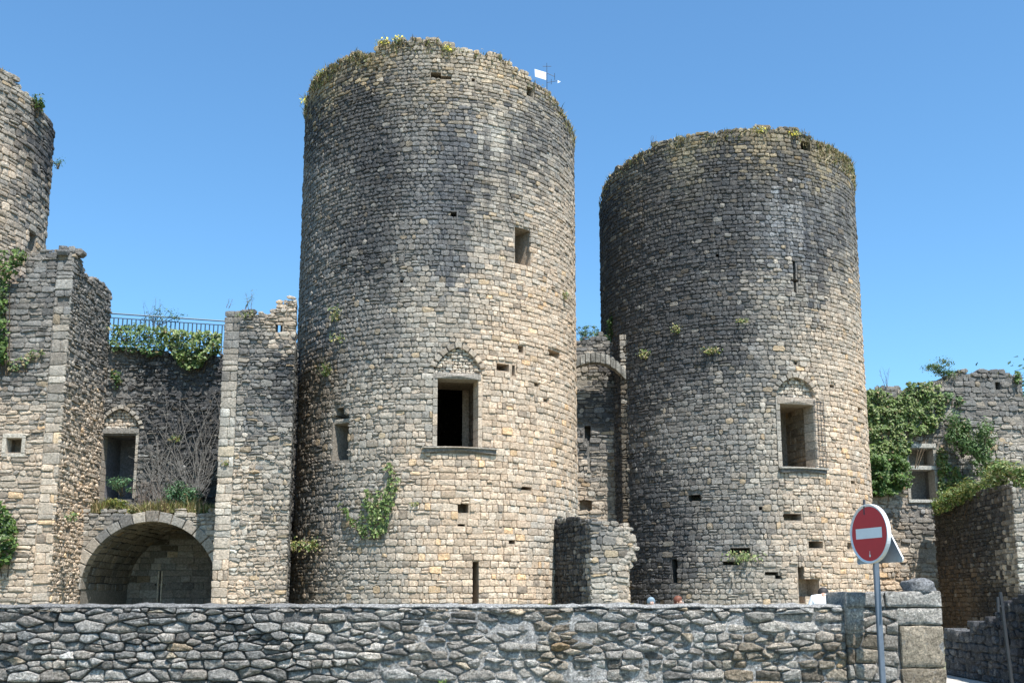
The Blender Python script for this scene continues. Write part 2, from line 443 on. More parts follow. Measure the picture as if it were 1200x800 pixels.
# ------------------------------------------------------------------ vegetation
G1 = (.07, .13, .025); G2 = (.11, .18, .035); G3 = (.035, .075, .02); GY = (.22, .22, .05); DRY = (.30, .25, .13); YEL = (.75, .62, .03)
def leaf(acc, p, n, s, col, narrow=.62):
    n = Vector(n).normalized(); t = Vector((random.gauss(0, 1), random.gauss(0, 1), random.gauss(0, 1))); t = (t - n * t.dot(n)).normalized(); b = n.cross(t)
    p = Vector(p); s *= random.uniform(.4, 1.45); w_ = s * narrow
    V = [p - t * s * .5, p + b * w_ * .5 + n * s * .08, p + t * s * .55, p - b * w_ * .5 + n * s * .08]
    acc.add([tuple(v) for v in V], [(0, 1, 2), (0, 2, 3)], col)
def lcol(cols, v=.25):
    c = random.choice(cols) if random.random() > .035 else (.26, .19, .09); q = random.uniform(1 - v * 1.3, 1 + v * 1.3); return (c[0] * q, c[1] * q, c[2] * q, 1)
def blade(acc, p, hgt, lean, wd, col):
    p = Vector(p); d = Vector((random.gauss(0, lean), random.gauss(0, lean), 1)).normalized(); s = Vector((random.gauss(0, 1), random.gauss(0, 1), 0)).normalized() * wd
    m_ = p + d * hgt * .55; e = p + d * hgt + Vector((d.x, d.y, -.1)) * hgt * .3
    acc.add([tuple(p - s), tuple(p + s), tuple(m_ + s * .6), tuple(e), tuple(m_ - s * .6)], [(0, 1, 2, 4), (4, 2, 3)], col)
def inpoly(x, y, P):
    c = False; j = len(P) - 1
    for i in range(len(P)):
        if (P[i][1] > y) != (P[j][1] > y) and x < (P[j][0] - P[i][0]) * (y - P[i][1]) / (P[j][1] - P[i][1]) + P[i][0]: c = not c
        j = i
    return c
def creeper(name, S, poly, n, size, depth, cols, label, cat='ivy', group=None, stems=8, gap=-.15):
    xs = [p[0] for p in poly]; ys = [p[1] for p in poly]; cx = sum(xs) / len(xs); cy = max(ys)
    u, v = S.uv(cx, cy); root = thing(name, S.P(u, v, 0), label, cat, group); a = Acc(); k = 0; tries = 0
    while k < n and tries < n * 12:
        tries += 1
        x = random.uniform(min(xs), max(xs)); y = random.uniform(min(ys), max(ys))
        jx = x + 5 * N3(x * .12, y * .12, 3); jy = y + 5 * N3(x * .12, y * .12, 8)
        if not inpoly(jx, jy, poly): continue
        d = N3(x * .09, y * .09, 5) + .5 * N3(x * .25, y * .25, 6)
        if d < gap - random.random() * .2: continue
        u, v = S.uv(x, y); h = depth * (.35 + .9 * max(0, d + .35)) * random.uniform(.3, 1) + .03
        nn = Vector(S.N(u, v)) + Vector((random.gauss(0, .45), random.gauss(0, .45), random.gauss(.5, .4)))
        leaf(a, S.P(u, v, h), nn, size, lcol(cols)); k += 1
    a.out('foliage', M_LF, root, False, 'stuff'); b = Acc()
    for i in range(stems):
        for _ in range(30):
            x = random.uniform(min(xs), max(xs)); y = random.uniform(min(ys), max(ys))
            if inpoly(x, y, poly): break
        p0 = S.P(*S.uv(cx * .6 + x * .4, cy), .03); p1 = S.P(*S.uv(x, y), .05); tube(b, p0, p1, .02, 5, (.12, .09, .06, 0), .008)
    if stems: b.out('stem', M_ST, root)
    return root
def bush(name, c, r, n, size, cols, label, cat='bush', group=None, clumps=14, stem=True, up=.3, flower=None):
    c = Vector(c); root = thing(name, (c.x, c.y, c.z - r[2]), label, cat, group); a = Acc(); b = Acc(); cl = []
    for i in range(clumps):
        d = Vector((random.gauss(0, 1), random.gauss(0, 1), random.gauss(0, 1))).normalized() * random.uniform(.35, .95)
        cl.append((c + Vector((d.x * r[0], d.y * r[1], d.z * r[2])), random.uniform(.25, .5)))
    for i in range(n):
        q, s = random.choice(cl); d = Vector((random.gauss(0, .55), random.gauss(0, .55), random.gauss(0, .55)))
        p = q + Vector((d.x * r[0] * s, d.y * r[1] * s, d.z * r[2] * s))
        leaf(a, p, d + Vector((0, 0, up)), size, lcol(cols), .45)
    if flower:
        for i in range(int(n * flower[1])):
            q, s = random.choice(cl); leaf(a, q + Vector((random.gauss(0, .4) * r[0] * s, -r[1] * .3, random.gauss(0, .4) * r[2] * s)), (0, -1, .5), size * 1.1, lcol([flower[0]]))
    a.out('foliage', M_LF, root, False, 'stuff')
    if stem:
        base = c - Vector((0, 0, r[2]))
        for q, s in cl: tube(b, base + Vector((random.uniform(-.05, .05), 0, 0)), q, .02 * max(r[2], .4), 5, (.10, .08, .05, 0), .006)
        b.out('stem', M_ST, root)
    return root
def topgrass(name, S, u0, u1, top, n, hgt, cols, label, inset=(.05, 1.2), fld=None, leafy=.3, drop=.0, wd=.022):
    a = Acc()
    for i in range(n):
        u = random.uniform(u0, u1)
        den = N3(u * 1.3, 3.3) + .4 * N3(u * 4, 8)
        if den < -.25 and random.random() < .75: continue
        h = -random.uniform(*inset)
        v = top(u) - .12 - (random.random()**2 * drop)
        if random.random() < drop * .4: h = random.uniform(0, .06)
        if random.random() < leafy: leaf(a, S.P(u, v + random.uniform(0, .2), h), (random.gauss(0, .5), -.6, .8), .09, lcol(cols))
        else: blade(a, S.P(u, v, h), hgt * random.uniform(.5, 1.2) * (1 + den), (.35), wd, lcol(cols))
    o = a.out(name, M_LF); tag(o, label, 'grass', None, 'stuff'); return o
def tuft(name, p, n, hgt, cols, label, cat='weed', group=None, spread=.15, leafy=.5, size=.08, flower=0):
    p = Vector(p); root = thing(name, p, label, cat, group); a = Acc()
    for i in range(n):
        q = p + Vector((random.gauss(0, spread), random.gauss(0, spread * .5), random.gauss(0, spread * .25)))
        if random.random() < leafy: leaf(a, q + Vector((0, 0, random.uniform(0, hgt * .6))), (random.gauss(0, .5), -.8, .5), size, lcol(cols))
        else: blade(a, q, hgt * random.uniform(.4, 1.1), .4, .012, lcol(cols))
    for i in range(flower): leaf(a, p + Vector((random.gauss(0, spread * .8), -.05, random.uniform(0.02, hgt * .8))), (0, -1, .3), .09, lcol([YEL]))
    a.out('foliage', M_LF, root, False, 'stuff'); return root
# ================================================================== THE SETTING
def sstep(a, b, x): t = max(0, min(1, (x - a) / (b - a))); return t * t * (3 - 2 * t)
def gz(x, y): return .2 * sstep(13.2, 16, y) * (1 - sstep(6.5, 8, x))
def axis(lo, hi, a, b, s):
    v = [a + i * s for i in range(int((b - a) / s) + 1)]; k = s * 2; x = a
    while x > lo: x -= k; k *= 1.7; v.insert(0, max(x, lo))
    k = s * 2; x = v[-1]
    while x < hi: x += k; k *= 1.7; v.append(min(x, hi))
    return v
def ground():
    X = axis(-4000, 4000, -30, 30, .75); Y = axis(-4000, 4000, -6, 60, .75); V = [(x, y, gz(x, y)) for y in Y for x in X]; n = len(X)
    Fc = [(j * n + i, j * n + i + 1, (j + 1) * n + i + 1, (j + 1) * n + i) for j in range(len(Y) - 1) for i in range(n - 1)]
    m, t, p, nn, l = newmat('ground_grass_and_grit'); g = nn.new('ShaderNodeNewGeometry'); pos = g.outputs['Position']
    c = mixc(nn, l, 'MIX', ramp(nn, l, nz(nn, l, pos, .6, 6, .7), .4, .6), (.10, .12, .04), (.28, .24, .17))
    c = mixc(nn, l, 'MULTIPLY', 1.0, c, ramp(nn, l, nz(nn, l, pos, 25, 5, .8), .3, .7, .5, 1.4)); l.new(c, p.inputs['Base Color']); p.inputs['Roughness'].default_value = 1
    o = link('ground', mesh('ground', V, Fc), m); o['kind'] = 'structure'
    V = []; Fc = []; n = 40
    for i in range(n + 1):
        y = 1 + i * (33 / n); e = .25 * N3(y * .5, 2); V += [(8.3 + e, y, .004), (9.9 + e * .2, y, .004)] if y > 10 else [(-40, y, .004), (40, y, .004)]
        if i: Fc.append((2 * i - 2, 2 * i - 1, 2 * i + 1, 2 * i))
    return
ground()
def sheet(name, P, z, mat):
    o = link(name, mesh(name, [(x, y, z) for x, y in P], [tuple(range(len(P)))]), mat); o['kind'] = 'structure'
sheet('road', [(-60, -4), (60, -4), (60, 8.0), (-60, 8.0)], .004, plain_mat('asphalt', (.06, .06, .06), .9, 0, .3, 60, .5))
sheet('path', [(8.45, 8.05), (10.3, 8.05), (9.95, 20), (10.3, 26), (12, 34), (9.4, 34), (8.5, 24), (8.35, 16)], .004, plain_mat('pale_gravel', (.46, .43, .38), .95, 0, .2, 18, .6))
# ------------------------------------------------------------------ round towers
def profile(S, pts):
    q = sorted(S.uv(x, y) for x, y in pts)
    def f(u):
        if u <= q[0][0]: return q[0][1] + .1 * N3(u, 1)
        for i in range(len(q) - 1):
            if u <= q[i + 1][0]:
                d = q[i + 1][0] - q[i][0]; t = (u - q[i][0]) / d if d > 1e-6 else 0
                return q[i][1] * (1 - t) + q[i + 1][1] * t + .09 * N3(u * 2.6, 5) + .05 * N3(u * 7, 2)
        return q[-1][1] + .1 * N3(u, 1)
    return f
# ---- left gate tower
SL = Cyl(-2.82, 39.6, 5.25)
topL = profile(SL, [(354, 130), (357, 112), (366, 95), (378, 84), (400, 69), (420, 59), (427, 63), (438, 63), (441, 51), (470, 47), (508, 44), (517, 50), (530, 54), (560, 61), (575, 63), (579, 59), (590, 68), (610, 84), (640, 105), (655, 122), (663, 138)])
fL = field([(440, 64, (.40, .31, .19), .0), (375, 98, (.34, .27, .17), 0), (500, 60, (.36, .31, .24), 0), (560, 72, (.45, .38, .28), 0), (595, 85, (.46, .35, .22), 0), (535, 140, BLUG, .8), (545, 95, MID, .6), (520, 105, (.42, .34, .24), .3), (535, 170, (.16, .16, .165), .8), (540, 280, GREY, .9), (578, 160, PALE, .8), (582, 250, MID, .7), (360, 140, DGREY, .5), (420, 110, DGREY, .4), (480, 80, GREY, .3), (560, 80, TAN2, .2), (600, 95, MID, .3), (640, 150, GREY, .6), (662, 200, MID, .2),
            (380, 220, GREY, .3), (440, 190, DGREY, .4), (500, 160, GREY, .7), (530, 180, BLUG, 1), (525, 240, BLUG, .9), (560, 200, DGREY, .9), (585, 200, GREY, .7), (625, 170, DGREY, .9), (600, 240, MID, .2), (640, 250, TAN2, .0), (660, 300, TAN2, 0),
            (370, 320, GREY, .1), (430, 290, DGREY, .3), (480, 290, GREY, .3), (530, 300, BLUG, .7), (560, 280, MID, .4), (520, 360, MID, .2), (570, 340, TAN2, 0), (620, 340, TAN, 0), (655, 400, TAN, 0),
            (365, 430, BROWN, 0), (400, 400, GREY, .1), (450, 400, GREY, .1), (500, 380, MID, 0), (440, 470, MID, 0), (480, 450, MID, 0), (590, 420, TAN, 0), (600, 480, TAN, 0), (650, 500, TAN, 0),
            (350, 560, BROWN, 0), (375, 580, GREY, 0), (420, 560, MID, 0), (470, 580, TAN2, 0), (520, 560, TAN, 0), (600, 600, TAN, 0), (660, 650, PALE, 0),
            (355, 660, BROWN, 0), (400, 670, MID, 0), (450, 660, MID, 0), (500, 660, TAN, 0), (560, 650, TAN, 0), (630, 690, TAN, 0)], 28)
tl = thing('castle_tower', (-2.82, 39.6, 0), 'left of the two big round stone towers, with pointed window and ivy', 'tower')
wL, makeL = window(SL, tl, 512, 560, 444, 523, 437, 400, ring=.19, jw=.15, p=1.35, q=.6, room=1.7, chamber=1.8, sillpx=(497, 580), label='tall dark window under a pointed arch')
wL2, makeL2 = None, None
holesL = [wL, wL['tymp'], ragged(SL, 387, 484, 409, 540, .9, .24), ragged(SL, 393, 474, 404, 490, .5, .1), ragged(SL, 603, 268, 622, 307, .9, .13)]
slitL = (553, 657, 561, 707)
a_, va_ = SL.uv(554, 707); b_, vb_ = SL.uv(561, 657); holesL.append(dict(st=lambda v: (a_ - .0, b_ + .0) if v < vb_ else None, co=lambda v: (a_ - .04, b_ + .04) if v < vb_ else None, d=1.2))
for (x, y, w_, h_) in [(590, 429, 16, 8), (602, 433, 7, 12), (650, 415, 14, 5), (618, 572, 13, 8), (544, 595, 15, 14), (541, 614, 12, 6), (612, 408, 8, 7), (533, 250, 9, 8), (500, 53, 6, 6), (511, 88, 14, 7), (523, 91, 12, 5), (440, 82, 5, 5), (622, 108, 9, 10), (555, 95, 7, 4), (370, 300, 6, 6), (617, 300, 14, 8), (600, 635, 8, 4), (470, 330, 5, 5), (640, 470, 6, 5), (580, 512, 6, 4), (630, 450, 6, 4), (425, 515, 5, 5), (656, 610, 6, 6)]:
    holesL.append(ragged(SL, x - w_ / 2, y - h_ / 2, x + w_ / 2, y + h_ / 2, .7, .07))
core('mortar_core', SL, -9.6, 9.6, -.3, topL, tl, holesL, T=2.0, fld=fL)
ml = Masonry(tl)
def q_left(u, v): return sstep(-2.6, 1.0, u + 1.2 * N3(v * .4, 5) + (v - 7) * -.12)
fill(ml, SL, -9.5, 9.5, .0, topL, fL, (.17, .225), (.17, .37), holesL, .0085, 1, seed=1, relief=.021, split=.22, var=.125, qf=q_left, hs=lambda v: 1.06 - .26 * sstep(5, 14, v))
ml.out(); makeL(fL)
back = Acc()
# plain masonry drum on the far side and the loft of broken stones lying on the rim
def far_shell(S, root, h, fld):
    a = Acc(); n = 22; half = 9.55 / S.R
    th = [half + (2 * math.pi - 2 * half) * i / n for i in range(n + 1)]
    for i in range(n):
        q = [(S.cx + r * math.sin(t), S.cy - r * math.cos(t), z) for (t, r, z) in ((th[i], S.R, -.3), (th[i + 1], S.R, -.3), (th[i + 1], S.R, h), (th[i], S.R, h), (th[i + 1], S.R - 2, h), (th[i], S.R - 2, h), (th[i + 1], S.R - 2, -.3), (th[i], S.R - 2, -.3))]
        a.add(q, [(0, 1, 2, 3), (3, 2, 4, 5), (5, 4, 6, 7)], (*GREY, .3))
    a.out('far_side', M_ST, root)
far_shell(SL, tl, 18.6, fL)
def rimstones(S, root, u0, u1, top, n, fld, name='loose_stone', size=(.08, .2)):
    mm = Masonry(root, limit=0)
    for i in range(n):
        u = random.uniform(u0, u1); s = random.uniform(*size); v = top(u) - .1 + random.uniform(-.06, .1); h = -random.uniform(.0, .3)
        block(mm, S, u - s, u + s, v - s * .6, v + s * .6, h - .35, h, fld, s * .5, bulge=.04, ins=.3)
    for L in mm.L: pass
    mm.L = [(0, a, b, c) for _, a, b, c in mm.L]; mm.out()
rimstones(SL, tl, -8.2, 8.2, topL, 150, fL)
# ruined lintel inside the small broken opening
u0_, v0_ = SL.uv(388, 497); u1_, v1_ = SL.uv(409, 489)
single('lintel', SL, tl, u0_, u1_, v0_, v1_, -.9, -.08, (.40, .36, .30), .05)
# ---- right gate tower
SR = Cyl(8.96, 42.9, 5.25)
topR = profile(SR, [(703, 240), (706, 222), (713, 206), (730, 192), (758, 174), (765, 166), (800, 160), (840, 153), (880, 149), (920, 149), (945, 154), (955, 164), (985, 178), (997, 190), (1000, 206)])
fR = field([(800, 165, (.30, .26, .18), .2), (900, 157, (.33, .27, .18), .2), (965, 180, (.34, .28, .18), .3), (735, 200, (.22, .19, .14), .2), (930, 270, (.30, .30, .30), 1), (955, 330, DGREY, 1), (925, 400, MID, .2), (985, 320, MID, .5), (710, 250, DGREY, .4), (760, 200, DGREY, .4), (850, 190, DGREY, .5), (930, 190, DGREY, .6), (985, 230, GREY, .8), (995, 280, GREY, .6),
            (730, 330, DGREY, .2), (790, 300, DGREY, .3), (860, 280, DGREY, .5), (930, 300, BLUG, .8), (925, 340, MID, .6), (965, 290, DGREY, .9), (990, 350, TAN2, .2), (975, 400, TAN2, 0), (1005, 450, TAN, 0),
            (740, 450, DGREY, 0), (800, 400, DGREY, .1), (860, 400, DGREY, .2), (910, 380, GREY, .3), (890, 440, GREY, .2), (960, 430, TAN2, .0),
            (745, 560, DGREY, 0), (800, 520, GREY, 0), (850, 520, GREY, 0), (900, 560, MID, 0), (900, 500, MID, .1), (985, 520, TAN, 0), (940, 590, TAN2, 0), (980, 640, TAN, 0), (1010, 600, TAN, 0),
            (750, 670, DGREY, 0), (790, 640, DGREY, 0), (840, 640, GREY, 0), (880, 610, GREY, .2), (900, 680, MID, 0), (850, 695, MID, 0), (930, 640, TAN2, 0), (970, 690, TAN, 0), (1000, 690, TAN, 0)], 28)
tr = thing('castle_tower', (8.96, 42.9, 0), 'right of the two big round stone towers, dark stained, with a grilled window', 'tower')
wR, makeR = window(SR, tr, 917, 956, 474, 547, 465, 437, ring=.17, jw=.15, p=1.8, q=.55, room=2.6, sillpx=(914, 967), flat=False, grille=True, label='window with iron grille on its right jamb', tymp=-.16, innercol=(.34, .27, .19))
holesR = [wR, wR['tymp'], ragged(SR, 936, 663, 942, 707, 1.2, .05), ragged(SR, 942, 676, 962, 698, .7, .12), ragged(SR, 786, 655, 793, 682, .8, .05), ragged(SR, 931, 305, 934, 344, .5, .01), ragged(SR, 927, 326, 938, 329, .4, .01)]
for (x, y, w_, h_) in [(813, 582, 17, 10), (930, 607, 22, 9), (957, 638, 20, 8), (997, 638, 8, 9), (905, 672, 18, 8), (858, 660, 20, 6), (868, 645, 24, 8), (912, 676, 8, 6), (840, 300, 5, 4), (1001, 565, 6, 7), (975, 452, 7, 6), (933, 425, 6, 5), (760, 300, 4, 5), (848, 340, 5, 4), (890, 595, 6, 4), (1008, 480, 5, 4), (945, 170, 12, 8)]:
    holesR.append(ragged(SR, x - w_ / 2, y - h_ / 2, x + w_ / 2, y + h_ / 2, .7, .07))
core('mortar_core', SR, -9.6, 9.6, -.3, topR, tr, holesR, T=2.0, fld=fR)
mr = Masonry(tr)
def q_right(u, v): return .35 + .65 * sstep(.5, 4.0, u + 1.2 * N3(v * .4, 9))
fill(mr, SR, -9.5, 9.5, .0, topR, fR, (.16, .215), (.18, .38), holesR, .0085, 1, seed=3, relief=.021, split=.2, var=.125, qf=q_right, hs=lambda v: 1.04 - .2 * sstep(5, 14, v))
mr.out(); makeR(fR); far_shell(SR, tr, 17.6, fR); rimstones(SR, tr, -8.2, 8.2, topR, 110, fR)
# ---- corner tower at the left edge
SC = Cyl(-21.97, 35.75, 5.25)
topC = profile(SC, [(-60, 62), (0, 76), (12, 84), (25, 100), (40, 116), (55, 132), (62, 148), (66, 165)])
fC = field([(10, 110, MID, .3), (60, 170, DGREY, .6), (10, 200, TAN2, .2), (40, 230, GREY, .3), (10, 270, TAN2, 0), (55, 270, MID, .2)], 25)
tc_ = thing('castle_tower', (-22.1, 35.75, 0), 'corner tower cut off by the left edge of the photo', 'tower')
hC = [ragged(SC, 33, 276, 44, 293, .8, .08)]
core('mortar_core', SC, -4, 9.6, -.3, topC, tc_, hC, T=1.6, fld=fC)
mc = Masonry(tc_, limit=200); fill(mc, SC, -3.9, 9.5, .0, topC, fC, (.17, .24), (.24, .45), hC, .014, 1.1, seed=5, relief=.03); mc.out()
rimstones(SC, tc_, 0, 8.2, topC, 50, fC)
# ---- flat masonry helper
def flatwall(root, a, b, top, fld, z0=-.3, holes=(), T=.8, rh=(.15, .24), bw=(.22, .46), irr=1.2, seed=0, joint=.012, relief=.03, limit=None, M=None, u0=0, u1=None, hc=-.04, relit=0, split=.15, step=.12):
    S = Planar(a, b); top = top if callable(top) else (lambda u, t=top: t)
    core('mortar_core', S, .07, S.L - .07, z0, top, root, holes, T=T, fld=fld, hc=hc, step=step)
    m = M or Masonry(root, limit=limit or 300)
    fill(m, S, u0, S.L if u1 is None else u1, max(z0, 0) if z0 < 0 else z0, top, fld, rh, bw, holes, joint, irr, seed=seed, relief=relief, split=split)
    if not M: m.out()
    return S
def ptop(a, b, pts): return profile(Planar(a, b), pts)
# ---- left block with pale quoins
BX, BY0, BY1 = -14.55, 34.0, 37.5
fB = field([(10, 350, GREY, .4), (50, 330, GREY, .5), (85, 330, GREY, .4), (60, 400, GREY, .5), (75, 400, MID, .4), (30, 440, GREY, .4), (70, 450, MID, .1), (20, 500, TAN2, 0), (60, 520, TAN2, 0), (30, 600, TAN2, 0), (60, 650, TAN, 0), (10, 690, TAN2, 0),
            (110, 350, GREY, .3), (100, 420, GREY, .3), (100, 500, TAN2, 0), (90, 600, TAN, 0), (90, 690, TAN2, 0), (125, 380, GREY, .2)], 25)
bl = thing('castle_block', (BX - 1.5, BY0 + 1.5, 0), 'square stone block with pale corner quoins and small square window at left', 'ruined wall')
Sb = Planar((-17.4, BY0), (BX, BY0)); tb = profile(Sb, [(-30, 335), (0, 335), (12, 331), (28, 328), (31, 306), (45, 303), (47, 291), (86, 290)])
a_b, va_b = Sb.uv(6, 531); b_b, vb_b = Sb.uv(26, 513)
hb = [dict(st=lambda v: (a_b - .12, b_b + .12) if va_b - .12 < v < vb_b + .15 else None, co=lambda v: (a_b, b_b) if va_b < v < vb_b else None, d=1.5), ragged(Sb, 66, 345, 82, 362, .35, .1), ragged(Sb, 48, 620, 62, 626, .3, .05)]
Mb = Masonry(bl)
flatwall(bl, (-17.4, BY0), (BX, BY0), tb, fB, holes=hb, seed=6, M=Mb, u1=Sb.L - .55, rh=(.13, .22), bw=(.2, .6), irr=1.5, T=.7, step=.1)
fill(Mb, Sb, Sb.L - .55, Sb.L + .01, 0, tb, lambda x, y: (lerp(fB(x, y)[0], PALE, .22 if 430 < y < 650 else .0), .15), (.22, .40), (.28, .6), hb, .010, 1.1, seed=8, relief=.02, split=.1)
for (x0, x1, z0, z1) in ((a_b - .12, b_b + .12, vb_b, vb_b + .15), (a_b - .12, b_b + .12, va_b - .12, va_b), (a_b - .12, a_b, va_b + .004, vb_b - .004), (b_b, b_b + .12, va_b + .004, vb_b - .004)):
    single('window_surround', Sb, bl, x0, x1, z0, z1, -.4, .02, PALE + (0,) if False else PALE, .01)
Ss = Planar((BX, BY0), (BX, BY1)); ts = profile(Ss, [(83, 290), (92, 296), (98, 310), (104, 325), (118, 327), (126, 333), (131, 345)])
hs = [ragged(Ss, 78, 617, 84, 626, .3, .03), ragged(Ss, 66, 617, 71, 626, .3, .03), ragged(Ss, 99, 388, 103, 394, .3, .03)]
flatwall(bl, (BX, BY0), (BX, BY1), ts, fB, holes=hs, seed=7, M=Mb, rh=(.10, .18), bw=(.14, .36), irr=1.7, u0=-.02, T=.7, split=.2)
Mb.out()
rimstones(Sb, bl, 0, Sb.L, tb, 16, fB); rimstones(Ss, bl, 0, Ss.L, ts, 24, fB)
# ---- curtain wall between the blocks
fK = field([(140, 420, GREY, .2), (170, 430, BLK, 0), (200, 440, DGREY, 0), (240, 450, DGREY, 0), (150, 480, GREY, 0), (185, 500, DGREY, 0), (220, 520, DGREY, 0), (140, 540, GREY, 0), (190, 570, GREY, 0), (235, 570, BLK, 0)], 25)
ck = thing('curtain_wall', (-12, BY1, 4.6), 'dark curtain wall covered in dead ivy stems between the two stone blocks', 'castle wall')
Sk = Planar((BX - .4, BY1), (-7.2, BY1)); tk = profile(Sk, [(100, 398), (131, 400), (160, 404), (200, 408), (240, 410), (262, 412), (300, 410)])
wK, makeK = window(Sk, ck, 115, 155, 508, 584, 502, 474, ring=.14, jw=.10, p=1.4, q=.62, room=1.6, flat=False, innercol=(.22, .22, .23), label='window under a small pointed arch', tymp=-.13)
flatwall(ck, (BX - .4, BY1), (-7.2, BY1), tk, fK, z0=4.5, holes=[wK, wK['tymp']], seed=9, rh=(.1, .18), bw=(.12, .34), irr=2, T=3.4, relief=.05, limit=300, split=.25)
makeK(lambda x, y: (MID, 0))
# ---- vault wall with big arch and ledge
fV = field([(100, 620, MID, 0), (140, 605, GREY, .2), (110, 640, MID, 0), (190, 605, MID, 0), (230, 620, MID, 0), (245, 650, MID, 0)], 20)
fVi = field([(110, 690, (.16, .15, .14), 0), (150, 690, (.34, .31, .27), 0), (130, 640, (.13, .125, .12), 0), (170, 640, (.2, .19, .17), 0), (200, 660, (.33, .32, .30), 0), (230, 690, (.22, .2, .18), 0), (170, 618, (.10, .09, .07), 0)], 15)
va = thing('vaulted_arch', (-12.22, 36.3, 0), 'low wide barrel-vaulted arch behind the parapet at left, plants on top', 'arch')
VY = 36.3; VC, VZ, VR = -12.22, 2.05, 2.3
Sv = Planar((BX - .1, VY), (-9.3, VY)); mu = VC - (BX - .1)
def circ(R):
    def f(v):
        if v < VZ: return (mu - R, mu + R)
        if v < VZ + R: q = math.sqrt(R * R - (v - VZ)**2); return (mu - q, mu + q)
    return f
flatwall(va, (BX - .1, VY), (-9.3, VY), lambda u: 4.72 + .08 * N3(u * 2, 1), fV, holes=[dict(st=circ(VR + .34), co=circ(VR + .02), d=0, through=True)], seed=10, T=.5, limit=200, rh=(.13, .2), step=.08)
ledge = Acc(); ledge.add([(BX, VY + .1, 4.55), (-9.3, VY + .1, 4.55), (-9.3, BY1 + .2, 4.62), (BX, BY1 + .2, 4.62)], [(0, 1, 2, 3)], (.2, .17, .1, 0)); ledge.out('ledge', M_ST, va)
nv = 17
for i in range(nv):
    a0 = math.pi * i / nv + .008; a1 = math.pi * (i + 1) / nv - .008; R1 = VR + .34 * random.choice((.85, 1, 1.1))
    poly = [(mu - r * math.cos(a), VZ + r * math.sin(a)) for r, a in ((VR, a0), (VR, (a0 + a1) / 2), (VR, a1), (R1, a1), (R1, (a0 + a1) / 2), (R1, a0))]
    aa = Acc(); polyblock(aa, Sv, poly[::-1], -.45, .02 + random.uniform(-.012, .012), lambda x, y: (lerp(lerp(fV(x, y)[0], GREY, .35), PALE, .5 if x < 125 or x > 225 else 0), .1), .14); aa.out('arch_stone', M_ST, va)
SBa = Barrel(VC, VY + .4, VZ, VR); mb2 = Masonry(va, limit=120)
bc = Acc(); nn_ = 24
for i in range(nn_):
    q = [SBa.P(u, v, -.05) for u, v in ((-.2, VR * math.pi * i / nn_), (4.4, VR * math.pi * i / nn_), (4.4, VR * math.pi * (i + 1) / nn_), (-.2, VR * math.pi * (i + 1) / nn_))]
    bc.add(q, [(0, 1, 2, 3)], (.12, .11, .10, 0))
bc.out('vault', M_ST, va)
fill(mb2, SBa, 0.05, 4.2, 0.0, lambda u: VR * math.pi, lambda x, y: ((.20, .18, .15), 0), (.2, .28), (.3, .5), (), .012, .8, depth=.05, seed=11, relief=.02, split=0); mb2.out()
for sg in (-1, 1):
    aa = Acc(); x = VC + sg * VR; aa.add([(x, VY + .1, -.2), (x, VY + 4.6, -.2), (x, VY + 4.6, VZ + .02), (x, VY + .1, VZ + .02), (x + sg * .3, VY + .1, -.2), (x + sg * .3, VY + .1, VZ)], [(0, 1, 2, 3)], (.24, .22, .19, 0)); aa.out('side_wall', M_ST, va)
sx = -1.0
Sbk = Planar((VC - VR - .2, VY + 4.5), (VC + VR + .2, VY + 4.5)); us_, vs0 = Sbk.uv(186, 706); _, vs1 = Sbk.uv(186, 668)
hbk = [dict(st=lambda v: (us_ - .1, us_ + .1) if v < vs1 else None, co=lambda v: (us_ - .03, us_ + .03) if v < vs1 - .02 else None, d=.25), dict(st=lambda v: (us_ - .25, us_ + .25) if abs(v - (vs0 + vs1) / 2 - .06) < .05 else None, co=lambda v: (us_ - .2, us_ + .2) if abs(v - (vs0 + vs1) / 2 - .06) < .03 else None, d=.2)]
Mk = Masonry(va, limit=150); flatwall(va, (VC - VR - .2, VY + 4.5), (VC + VR + .2, VY + 4.5), lambda u: VZ + VR + .25, fVi, holes=hbk, seed=12, rh=(.22, .32), bw=(.35, .7), irr=.6, T=.5, M=Mk, relief=.015, split=.03, step=.06); Mk.out('back_wall_stone')
for sg in (-1, 1): single('slit_light_strip', Sbk, va, us_ + sg * .065 - .03, us_ + sg * .065 + .03, vs0 - .3, vs1 - .02, -.25, .02, (.62, .56, .46), .005)  # pale strips stand in for light coming through the slit
# ---- buttress beside the left tower
fU = field([(280, 375, GREY, .3), (325, 380, TAN2, 0), (265, 450, MID, .3), (300, 440, GREY, .2), (325, 440, DGREY, .4), (300, 500, GREY, .3), (300, 400, GREY, .4), (262, 520, PALE, 0), (280, 560, TAN2, 0), (320, 540, MID, 0), (270, 640, PALE, 0), (300, 640, TAN2, 0), (325, 690, TAN2, 0), (330, 600, MID, 0), (270, 690, TAN, 0)], 20)
UX0, UX1, UY = -9.45, -7.1, 34.0
bu = thing('stone_buttress', ((UX0 + UX1) / 2, UY + 1.2, 0), 'tall square buttress with pale left corner standing just left of the left tower', 'buttress')
Su = Planar((UX0, UY), (UX1, UY)); tu = profile(Su, [(262, 361), (285, 362), (305, 363), (315, 366), (322, 362), (330, 352), (337, 346)])
hu = [dict(st=lambda v, s=Su.uv(328, 383): (s[0] - .13, s[0] + .12) if abs(v - s[1]) < .13 else None, co=lambda v, s=Su.uv(328, 383): (s[0] - .14, s[0] + .13) if abs(v - s[1]) < .14 else None, d=0, through=True), ragged(Su, 327, 518, 331, 530, .4, .02)]
Mu = Masonry(bu)
flatwall(bu, (UX0, UY), (UX1, UY), tu, fU, holes=hu, seed=13, M=Mu, u0=.5, rh=(.11, .19), bw=(.14, .4), irr=1.6, T=.45, split=.2)
